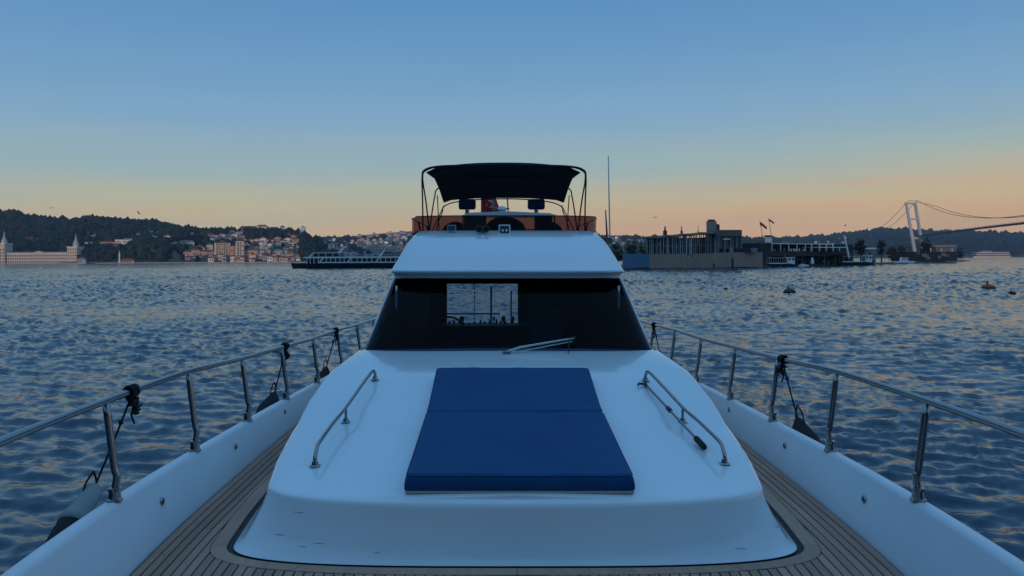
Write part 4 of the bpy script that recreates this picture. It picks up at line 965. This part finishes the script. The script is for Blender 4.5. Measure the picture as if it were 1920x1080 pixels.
# ---- flybridge
def fly(v, hw, d, l=.30, n=2.6): return U_ring(d, hw/F0*d, 1.6-(v-488)*d/F0, l, n, 13.6)
lev = [(521.5, 219.5, 7.955), (514.5, 220.5, 8.01), (513.4, 222, 7.99), (512.6, 225.5, 7.90), (509.5, 226.5, 7.88), (505.5, 224, 7.93), (497, 219, 8.02), (484, 210.5, 8.13), (470, 202, 8.28), (458, 194, 8.45), (449, 187, 8.6), (442, 180, 8.76), (437, 175, 8.92), (433.5, 171, 9.08), (432.0, 169, 9.22), (432, 160, 9.5)]
MB().loft([[(x+.0, y, z) for x, y, z in fly(*t)] for t in lev]).build('flybridge_coaming', gel, Yt, smooth='all')
yv = 9.28; hw = 179/F0*yv; zb = 1.6+56*yv/F0-.01; ztp = 1.6+(488-404)*yv/F0
MB().add([(-1.1, 9.3, 1.5), (1.1, 9.3, 1.5), (1.1, 13.6, 1.5), (-1.1, 13.6, 1.5)], [(0, 1, 2, 3)]).build('flybridge_floor', gel, Yt)
def scr(z, w, y, k=0): return [(x-.025, yy_, zz_) for x, yy_, zz_ in U_ring(y, w, z, .42, 2.9, 12.0)]
wsr = [[(x, y, z+(-.02 if abs(x) > w_*.97 else 0)) for x, y, z in r] for r, w_ in ((scr(zb, hw, yv), hw), (scr(zb+.09, hw+.006, yv+.02), hw), (scr(ztp, hw+.012, yv+.045), hw))]
MB().loft(wsr).build('wind_deflector', amber, Yt, smooth='all')
MB().tube([Vector(p) for p in wsr[0]], .012, 6).build('deflector_base_strip', sealm, Yt)
MB().tube([Vector(p) for p in wsr[2]], .006, 6).build('deflector_top_trim', sealm, Yt)
for u in (868, 1040): x = (u-935)/F0*yv-.093; MB().box(x-.008, x+.008, yv+.005, yv+.03, zb, ztp).build('deflector_seam', sealm, Yt)
# helm console behind the deflector
def UX(u, d): return (u-935)/F0*d-.093
def VZ(v, d): return 1.6-(v-488)*d/F0
d = 10.1
MB().box(UX(870, d), UX(912, d), d, d+.03, VZ(432, d), VZ(404, d)).build('instrument_panel', mat('grey_green_panel', (.16, .19, .18), .5), Yt, bevel=.008)
MB().box(UX(1006, d), UX(1036, d), d, d+.3, 1.5, VZ(405, d)).build('helm_console', mat('dark_console', (.02, .022, .028), .5), Yt, bevel=.03)
MB().prism([(UX(866, d), VZ(404, d)+.002), (UX(1044, d), VZ(404, d)+.002), (UX(1030, d), VZ(400, d)), (UX(950, d), VZ(396.5, d)), (UX(880, d), VZ(399, d))], d-.04, d+.55).build('console_top', gel, Yt)
MB().prism([(UX(909, 9.75), VZ(431, 9.75)), (UX(986, 9.75), VZ(431, 9.75)), (UX(980, 9.75), VZ(419, 9.75)), (UX(966, 9.75), VZ(410, 9.75)), (UX(946, 9.75), VZ(406, 9.75)), (UX(926, 9.75), VZ(410, 9.75)), (UX(914, 9.75), VZ(419, 9.75))], 9.65, 9.95).build('instrument_hood', blackp, Yt, bevel=.015)
for u in (852, 1032):
    x = UX(u, 10.4); MB().lathe([(.17, 0), (.2, .03), (.2, .1), (.15, .14)], (x, 10.55, 1.93), 18, axis=(0, 1, 0)).build('seat_side', mat('dark_seat_shell', (.03, .035, .04), .6), Yt, smooth=True)
for u in (876, 1005.5):
    d = 11.2; x = UX(u, d); st_ = MB().tube([(x, d, 1.5), (x, d, VZ(391, d))], .03, 8).build('helm_seat', dsteel, Yt)
    MB().box(x-.125, x+.125, d-.04, d+.05, VZ(393, d), VZ(373, d)).build('seat_back', navy2, st_, bevel=.035)
    MB().box(x-.22, x+.22, d-.05, d+.4, 1.95, 2.05).build('seat_pad', navy2, st_, bevel=.03)
# horn, light boxes
x, z = UX(905, 8.95), VZ(433, 8.95)
hn = MB().box(x-.02, x+.02, 8.93, 8.99, z-.03, z+.05).build('air_horn', dsteel, Yt)
for k, dx_ in ((0, -.042), (1, .042)): MB().lathe([(.012, 0), (.018, -.08), (.040, -.12), (.036, -.125), (.01, -.1)], (x+dx_, 8.95, z), 14, axis=(0, 1, -.15)).build('trumpet', blackp, hn, smooth=True)
x, z = UX(946, 8.95), VZ(431, 8.95)
lb = MB().box(x-.068, x+.068, 8.93, 8.98, z-.05, z+.06).build('flood_light', gel, Yt, bevel=.012)
MB().box(x-.052, x+.052, 8.915, 8.932, z-.036, z+.046).build('lamp_glass', mat('dark_lamp_glass', (.06, .08, .1), .1), lb)
for dx_ in (-.02, .022): MB().lathe([(.004, -.012), (.013, -.008), (.013, 0)], (x+dx_, 8.914, z-.008), 10, axis=(0, 1, 0)).build('bulb', mat('bright_lamp_lens', (.8, .82, .85), .1), lb)
x, z = UX(847, 9.0), VZ(427, 9.0)
n2 = MB().box(x-.05, x+.05, 8.96, 9.02, z-.045, z+.03).build('deck_light', mat('grey_lamp_housing', (.3, .33, .36), .4), Yt, bevel=.01)
MB().box(x-.04, x+.04, 8.95, 8.962, z-.03, z+.02).build('lamp_glass', MATS['dark_lamp_glass'], n2)
# antennas
for u0_, v0_, u1_, v1_, r_ in ((1143.5, 447, 1140.5, 292, .011), (1138.5, 447, 1135.5, 394, .015)):
    d = 10.0 if r_ < .012 else 10.6
    an = MB().tube([(UX(u0_, d), d, VZ(v0_, d)), (UX(u1_, d), d, VZ(v1_, d))], [r_, r_*.55], 6).build('whip_antenna', whitep if r_ < .012 else dsteel, Yt)
    MB().box(UX(u0_, d)-.14, UX(u0_, d)+.025, d-.03, d+.03, VZ(452, d), VZ(446, d)).build('antenna_bracket', dsteel, an)
# ---- bimini canopy
cb = []
for i, t in enumerate(np.linspace(0, 1, 9)):
    d = 10.5+3.5*t; hwp = np.interp(t, [0, .25, 1], [1.045, 1.02, 1.09]); ze = np.interp(t, [0, .3, .65, 1], [2.82, 2.84, 2.78, 2.675]); zc = np.interp(t, [0, .3, 1], [2.925, 2.96, 2.735])
    row = []
    for q in np.linspace(-1, 1, 17):
        row.append((q*hwp-.03*(1-t)-.0, d+.03*math.cos(q*PI/2), ze+(zc-ze)*(1-abs(q)**2.6)-(.03 if abs(q) == 1 else 0)))
    cb.append(row)
MB().loft(cb).build('bimini_canopy', canv, Yt, smooth='all', solid=.012)
def bow_(top_y, foot_y, hwt, hwb, ztc, zte, r=.0105, zf=1.95, cx=-.02, nm='bimini_bow'):
    pts = [(-hwb, foot_y, zf), (-(hwb*.45+(hwt+.035)*.55), foot_y+(top_y-foot_y)*.5, zf+(zte-zf)*.5), (-hwt-.035, top_y, zte-.14), (-hwt, top_y, zte-.03), (-hwt*.82, top_y, zte+(ztc-zte)*.45), (-hwt*.4, top_y, ztc-.01), (0, top_y, ztc), (hwt*.4, top_y, ztc-.01), (hwt*.82, top_y, zte+(ztc-zte)*.45), (hwt, top_y, zte-.03), (hwt+.035, top_y, zte-.14), ((hwb*.45+(hwt+.035)*.55), foot_y+(top_y-foot_y)*.5, zf+(zte-zf)*.5), (hwb, foot_y, zf)]
    MB().tube([(x+cx, y, z) for x, y, z in smooth_poly(pts, 5)], r, 7).build(nm, dsteel if False else blackp, Yt, smooth='all')
bow_(10.52, 10.9, 1.08, 1.14, 2.905, 2.86)
bow_(10.56, 11.4, 1.075, 1.09, 2.91, 2.85)
bow_(12.0, 12.0, 1.03, 1.16, 2.88, 2.73)
bow_(13.98, 13.2, 1.06, 1.17, 2.71, 2.60)
for sg in (-1, 1):
    MB().tube([(sg*1.1-.02, 13.4, 2.0), (sg*1.04-.02, 12.2, 2.62)], .009, 6).build('bimini_strut', blackp, Yt)
    MB().tube([(sg*1.14-.02, 11.9, 1.95), (sg*1.06-.02, 13.9, 2.58)], .009, 6).build('bimini_strut', blackp, Yt)
# radar frame behind canopy
rf = MB(); d = 14.6
for u in (925, 953): rf.tube([(UX(u, d), d, VZ(400, d)), (UX(u-3, d), d, VZ(350, d))], .013, 6)
rf.tube([(UX(925, d), d, VZ(391, d)), (UX(955, d), d, VZ(391, d))], .014, 6); rf.build('aft_mast', dsteel, Yt)
MB().lathe([(.07, 0), (.09, .03), (.07, .08), (.02, .1)], (UX(941, d), d, VZ(396, d)), 12).build('navigation_lamp', gel, Yt, smooth=True)
fr_ = MB().add([(-.9, 13.55, 1.5), (.9, 13.55, 1.5), (.9, 13.6, 1.98), (-.9, 13.6, 1.98)], [(0, 1, 2, 3)]).build('aft_coaming', gel, Yt, solid=.04)

# ---- stanchions and rails
RZ = [(-3, 1.05), (0, .95), (2.9, .872), (4.05, .852), (5.2, .842), (6.3, .79), (7.4, .757), (8.55, .722), (9.7, .715), (10.85, .685), (13, .66)]
stn = [-1.9, -.9, .2, 1.4, 2.75, 4.05, 5.2, 6.28, 7.38, 8.55, 9.7, 10.85, 12.0]
def px_(y): return xt(y)+.03
pr = MB(); hgt = .52
rail_mesh = None
for sg in (-1, 1):
    for y in stn:
        z0 = zt(y); h_ = interp(RZ, y)-z0; k = sg
        pts = [(0, 0, 0), (-sg*.004, 0, h_*.13), (-sg*.012, 0, h_*.26), (sg*.002, 0, h_*.36), (sg*.045, 0, h_)]
        st_ = MB().tube(smooth_poly(pts, 4), .0195, 10).build('stanchion', steel, Yt, smooth='all'); st_.location = (sg*px_(y), y, z0)
        MB().lathe([(.040, 0), (.040, .012), (.032, .016), (.028, .052), (.034, .055), (.034, .070), (.022, .073)], seg=14).build('base_socket', steel, st_, smooth=True)
    rp = [(sg*(px_(y)+.045*min(1, px_(y)/1)), y, interp(RZ, y)+.012) for y in np.linspace(-2.6, 13, 60)]
    MB().tube(rp, .0195, 10).build('top_rail', steel, Yt, smooth='all')
# bulwark fittings
for sg, ysf in ((-1, (4.52, 5.85, 7.2)), (1, (4.56, 5.88, 7.3))):
    for y in ysf:
        z = .19; x = xi(y)+(xt(y)-xi(y))*.93*z/(zt(y)-.02); f = MB().lathe([(.024, .004), (.024, -.004), (.019, -.010), (.012, -.008), (.010, .004)], (sg*x, y, z), 16, axis=(sg, 0, -.1)).build('drain_fitting', steel, Yt, smooth=True)
        MB().lathe([(.010, -.0085), (.010, -.0095), (.001, -.0097)], (sg*x, y, z), 10, axis=(sg, 0, -.1)).build('plug', blackp, f)
# hand rails on the trunk
def hand_rail(p0, p1, sg, name='hand_rail'):
    (x0, y0), (x1, y1) = p0, p1; pts = []
    h_ = .105; a = Vector((x0, y0, crown(x0, y0))); b = Vector((x1, y1, crown(x1, y1)))
    def arc(t): q = a.lerp(b, t); return Vector((q.x+sg*.035*math.sin(PI*t), q.y, crown(q.x+sg*.035*math.sin(PI*t), q.y)+h_))
    pts = [a, a+Vector((0, 0, .05)), arc(.025)+Vector((0, 0, -.018)), arc(.06)]+[arc(t) for t in (.2, .35, .5, .65, .8, .93)]+[arc(.975)+Vector((0, 0, -.015)), b+Vector((0, 0, .05)), b]
    o = MB().tube(smooth_poly(pts, 4), .0125, 10).build(name, steel, Yt, smooth='all')
    for q in (a, b, arc(.52)-Vector((0, 0, h_))):
        MB().lathe([(.034, 0), (.034, .004), (.022, .010), (.017, .03)], q, 14).build('foot_plate', steel, o, smooth=True)
    m_ = arc(.52); MB().tube([m_-Vector((0, 0, h_)), m_], .010, 8).build('middle_post', steel, o)
hand_rail((-1.195, 4.64), (-1.10, 6.30), -1); hand_rail((1.275, 4.68), (1.10, 6.28), 1)

# ---- things lying on or hanging from the yacht
def on_boat(name, **kw): return empty(name, mw=BOAT, **kw)
Sp = on_boat('sun_pad', label='navy blue two piece sunbathing cushion lying on the white foredeck', cat='sun pad')
def cushion(y0, y1, w, th, nm, sag=0, seed=0):
    mb = MB(); nx, ny = 36, 30; rt, rb = [], []
    r = .028
    def sf(q): return min(1, max(0, 1-abs(q)))
    rows_t = []; rows_b = []
    # rounded outline with soft edge
    es = [0, .12, .3, .55, .8, 1.0]
    xs = [-w/2+r*e for e in es]+list(np.linspace(-w/2+r*1.6, w/2-r*1.6, nx))+[w/2-r*e for e in es[::-1]]
    ysx = [y0+r*e for e in es]+list(np.linspace(y0+r*1.6, y1-r*1.6, ny))+[y1-r*e for e in es[::-1]]
    def edge(dist): t = min(1, dist/r); return math.sqrt(max(0, 1-(1-t)**2))
    rr = random.Random(seed); ph = [rr.uniform(0, 6) for _ in range(6)]
    for y in ysx:
        row = []; rowb = []
        for x in xs:
            e = min(edge(w/2-abs(x)), 1)*min(edge(min(y-y0, y1-y)), 1)
            puff = .006*math.sin(PI*(y-y0)/(y1-y0))*math.cos(x/w*PI)+.0035*math.sin(x*5+ph[0])*math.sin(y*6+ph[1])+.002*math.sin(x*13+ph[2]+y*3)
            fl = min(w/2-abs(x), min(y-y0, y1-y))
            wr = .0018*math.sin((x+y)*37+ph[3])*math.exp(-fl*18)
            zb = crown(0.0, y)+.012
            row.append((x+.02, y, zb+th*(.45+.55*e)+(puff+wr)*e)); rowb.append((x+.02, y, zb+th*(.10-.10*e)))
        rows_t.append(row); rows_b.append(rowb)
    mb.loft(rows_t); mb.loft(rows_b, flip=True)
    bt = [rows_t[0], rows_b[0]]; mb.loft(bt, flip=True); mb.loft([rows_t[-1], rows_b[-1]])
    mb.loft([[r_[0] for r_ in rows_t], [r_[0] for r_ in rows_b]]); mb.loft([[r_[-1] for r_ in rows_t], [r_[-1] for r_ in rows_b]], flip=True)
    bm_o = mb.build(nm, navy, Sp, smooth='all', fix=True)
    bm = bmesh.new(); bm.from_mesh(bm_o.data); bmesh.ops.remove_doubles(bm, verts=bm.verts, dist=.0004); bmesh.ops.recalc_face_normals(bm, faces=bm.faces); bm.to_mesh(bm_o.data); bm.free(); bm_o.data.shade_smooth(); return bm_o
cushion(4.17, 5.398, 1.245, .088, 'cushion', seed=1); cushion(5.402, 6.30, 1.245, .086, 'cushion', seed=2)
MB().box(-.60, .64, 4.175, 4.30, crown(0, 4.2)-.004, crown(0, 4.2)+.011).build('bottom_edging', pipe, Sp, bevel=.004)
def piping(y0, y1, w, th):
    zc = lambda y: crown(0, y)+.012+th*.90
    i = .008; c = [(-w/2+i, y0+i), (w/2-i, y0+i), (w/2-i, y1-i), (-w/2+i, y1-i)]; pts = []
    for k in range(4):
        a, b = c[k], c[(k+1) % 4]
        for q in np.linspace(.02, .98, 14): x = a[0]+(b[0]-a[0])*q; y = a[1]+(b[1]-a[1])*q; pts.append((x+.02, y, zc(y)))
    pts.append(pts[0]); MB().tube(pts, .0028, 6).build('piping', mat('dark_navy_piping', (.0015, .038, .13), .5), Sp, smooth='all')
piping(4.17, 5.398, 1.245, .088); piping(5.402, 6.30, 1.245, .086)
hk = on_boat('boat_hook', label='slim grey boat hook with black grip lying inside the right hand rail', cat='boat hook')
A_ = Vector((1.085, 6.12, crown(1.08, 6.12)+.02)); B_ = Vector((1.215, 4.90, crown(1.215, 4.90)+.022))
MB().tube([A_, A_.lerp(B_, .86)], .009, 8).build('shaft', dsteel, hk)
MB().tube([A_.lerp(B_, .86), A_.lerp(B_, .875), A_.lerp(B_, .985), B_], [.012, .020, .020, .012], 10).build('grip', rubber, hk, smooth=True)
MB().tube([A_.lerp(B_, .40), A_.lerp(B_, .45)], .017, 10).build('joint_collar', mat('navy_plastic', (.01, .02, .08), .4), hk)
hh_ = MB().tube([A_, A_+Vector((-.02, .06, .01)), A_+Vector((-.06, .05, .015)), A_+Vector((-.07, .02, .01))], .009, 6); hh_.tube([A_, A_+Vector((0, .1, .012))], .009, 6); hh_.build('hook_head', blackp, hk)

def fender(sg, yk, ap, rad, label, sleeve=False, lean=-.35, ln=.62):
    root = on_boat('fender', label=label, cat='fender', group=None)
    rx = sg*(px_(yk)+.045*1.0); rz_ = interp(RZ, yk)+.012; ap = Vector(ap)
    kn = MB(); rd = random.Random(int(yk*100)+sg)
    for k in range(4):
        c = Vector((rx, yk+(k-1.5)*.020, rz_)); pts = []
        for j in range(15): a = 2*PI*j/14; pts.append(c+Vector((math.cos(a)*(.027+.005*rd.random()), rd.uniform(-.006, .006), math.sin(a)*(.027+.006*rd.random()))))
        kn.tube(pts, .0085, 6)
    for k in range(3):
        c = Vector((rx-sg*.01, yk-.015+.02*k, rz_-.04-.03*k)); pts = [c+Vector((rd.uniform(-.025, .025), rd.uniform(-.03, .03), rd.uniform(-.035, .03))) for _ in range(9)]; kn.tube(smooth_poly(pts, 3), .0065, 5)
    kn.tube(smooth_poly([(rx, yk+.02, rz_-.03), (rx-sg*.012, yk+.035, rz_-.10), (rx+sg*.01, yk+.02, rz_-.13), (rx, yk+.04, rz_-.19)], 4), .006, 5)
    kn.build('knot', ropem, root, smooth='all')
    a = Vector((rx, yk, rz_-.03)); r = MB(); sag = a.lerp(ap, .5)+Vector((0, 0, -.008)); r.tube(smooth_poly([a, sag, ap], 6), .0065, 6)
    mk_ = a.lerp(ap, .28); r.tube([mk_+Vector((0, 0, .012)), mk_-Vector((0, 0, .012))], .013, 6)
    r.tube(smooth_poly([ap+Vector((0, 0, .10)), ap+Vector((sg*.02, -.05, .04)), ap+Vector((sg*.02, -.10, -.06))], 4), .006, 5); r.tube(smooth_poly([ap+Vector((0, 0, .10)), ap+Vector((0, .03, .04)), ap+Vector((0, .03, -.04))], 4), .006, 5)
    r.build('rope', ropem, root, smooth='all')
    ax = Vector((sg*.03, lean, -1)).normalized()
    prof = [(.012, 0), (.03, .02), (rad*.55, .10), (rad*.9, .19), (rad, .28), (rad, ln), (rad*.8, ln+.08), (.03, ln+.13)]
    MB().lathe(prof, ap, 18, axis=ax).build('body', rubber, root, smooth='all')
    if sleeve:
        MB().lathe([(.02, -.03), (.05, .0), (rad*.70, .10), (rad*1.03, .20), (rad*1.04, .24)], ap, 18, axis=ax).build('sleeve', mat('grey_white_cloth', (.30, .31, .30), .8, var=(9, .2)), root, smooth='all')
    return root
fender(-1, 4.36, (-2.33, 4.27, .335), .080, 'black fender with pale cloth sleeve hanging outside the left rail nearest the camera', True, lean=-1.5, ln=.7)
fender(-1, 7.50, (-2.30, 7.62, .30), .13, 'plain black fender roped to the left rail beside the fourth post from the front', lean=-.9)
fender(-1, 9.62, (-2.25, 9.68, .265), .12, 'small looking black fender farthest aft on the left rail', lean=-.9)
fender(1, 6.17, (2.31, 6.22, .335), .13, 'black fender hanging on a long rope outside the right rail', lean=-.7)
fender(1, 10.82, (2.20, 10.95, .22), .12, 'black fender farthest aft on the right rail close to the cabin', lean=-.5)
# flag
fg = on_boat('ensign', label='red flag with white crescent and star hanging under the rear edge of the black canopy', cat='flag')
d = 14.9; fx = UX(926, d)
MB().tube([(fx+.10, d, 1.62), (fx-.02, d, VZ(345, d))], .012, 6).build('staff', dsteel, fg)
def fl(a, b):     # a along the fly 0..1, b down 0..1
    return Vector((fx-.01-.24*a+.10*b*(1-a)*1.5, d+.03*math.sin(a*7+b*3), VZ(358, d)-.42*b-.10*a))
n, mm_ = 14, 10
MB().add([fl(i/n, j/mm_) for i in range(n+1) for j in range(mm_+1)], [(i*(mm_+1)+j, i*(mm_+1)+j+1, (i+1)*(mm_+1)+j+1, (i+1)*(mm_+1)+j) for i in range(n) for j in range(mm_)]).build('flag_cloth', redcloth, fg, smooth='all', fix=False)
cres = []; 
for k in range(21): a = .6+(2*PI-1.2)*k/20; cres.append((.42+.17*math.cos(a), .5+.17*math.sin(a)))
for k in range(21): a = (2*PI-.75)-(2*PI-1.5)*k/20; cres.append((.46+.135*math.cos(a), .5+.135*math.sin(a)))
vsx = [fl(a, b)+Vector((0, -.004, 0)) for a, b in cres]; MB().add(vsx, [(k, k+1, 40-k, 41-k) for k in range(20)]).build('crescent', whitecloth, fg, fix=False)
sta = [(.66+(.075 if k % 2 == 0 else .03)*math.cos(PI+k*PI/5), .5+(.075 if k % 2 == 0 else .03)*math.sin(PI+k*PI/5)) for k in range(10)]
MB().add([fl(.66, .5)+Vector((0, -.005, 0))]+[fl(a, b)+Vector((0, -.005, 0)) for a, b in sta], [(0, k+1, (k+1) % 10+1) for k in range(10)]).build('star', whitecloth, fg, fix=False)

# ------------------------------------------------------------------ air
hz = MB().box(-5600, 5600, -5600, 5600, -4.5, 260)
hm = bpy.data.materials.new('evening_haze'); hm.use_nodes = True; t = hm.node_tree; t.nodes.clear()
pv = N(t, 'ShaderNodeVolumePrincipled'); pv.inputs['Color'].default_value = (.50, .74, 1, 1); pv.inputs['Density'].default_value = .00007; pv.inputs['Anisotropy'].default_value = 0.0
om = N(t, 'ShaderNodeOutputMaterial'); t.links.new(pv.outputs[0], om.inputs['Volume'])
HAZE = True
if HAZE: hz.build('haze', hm, kind='stuff')
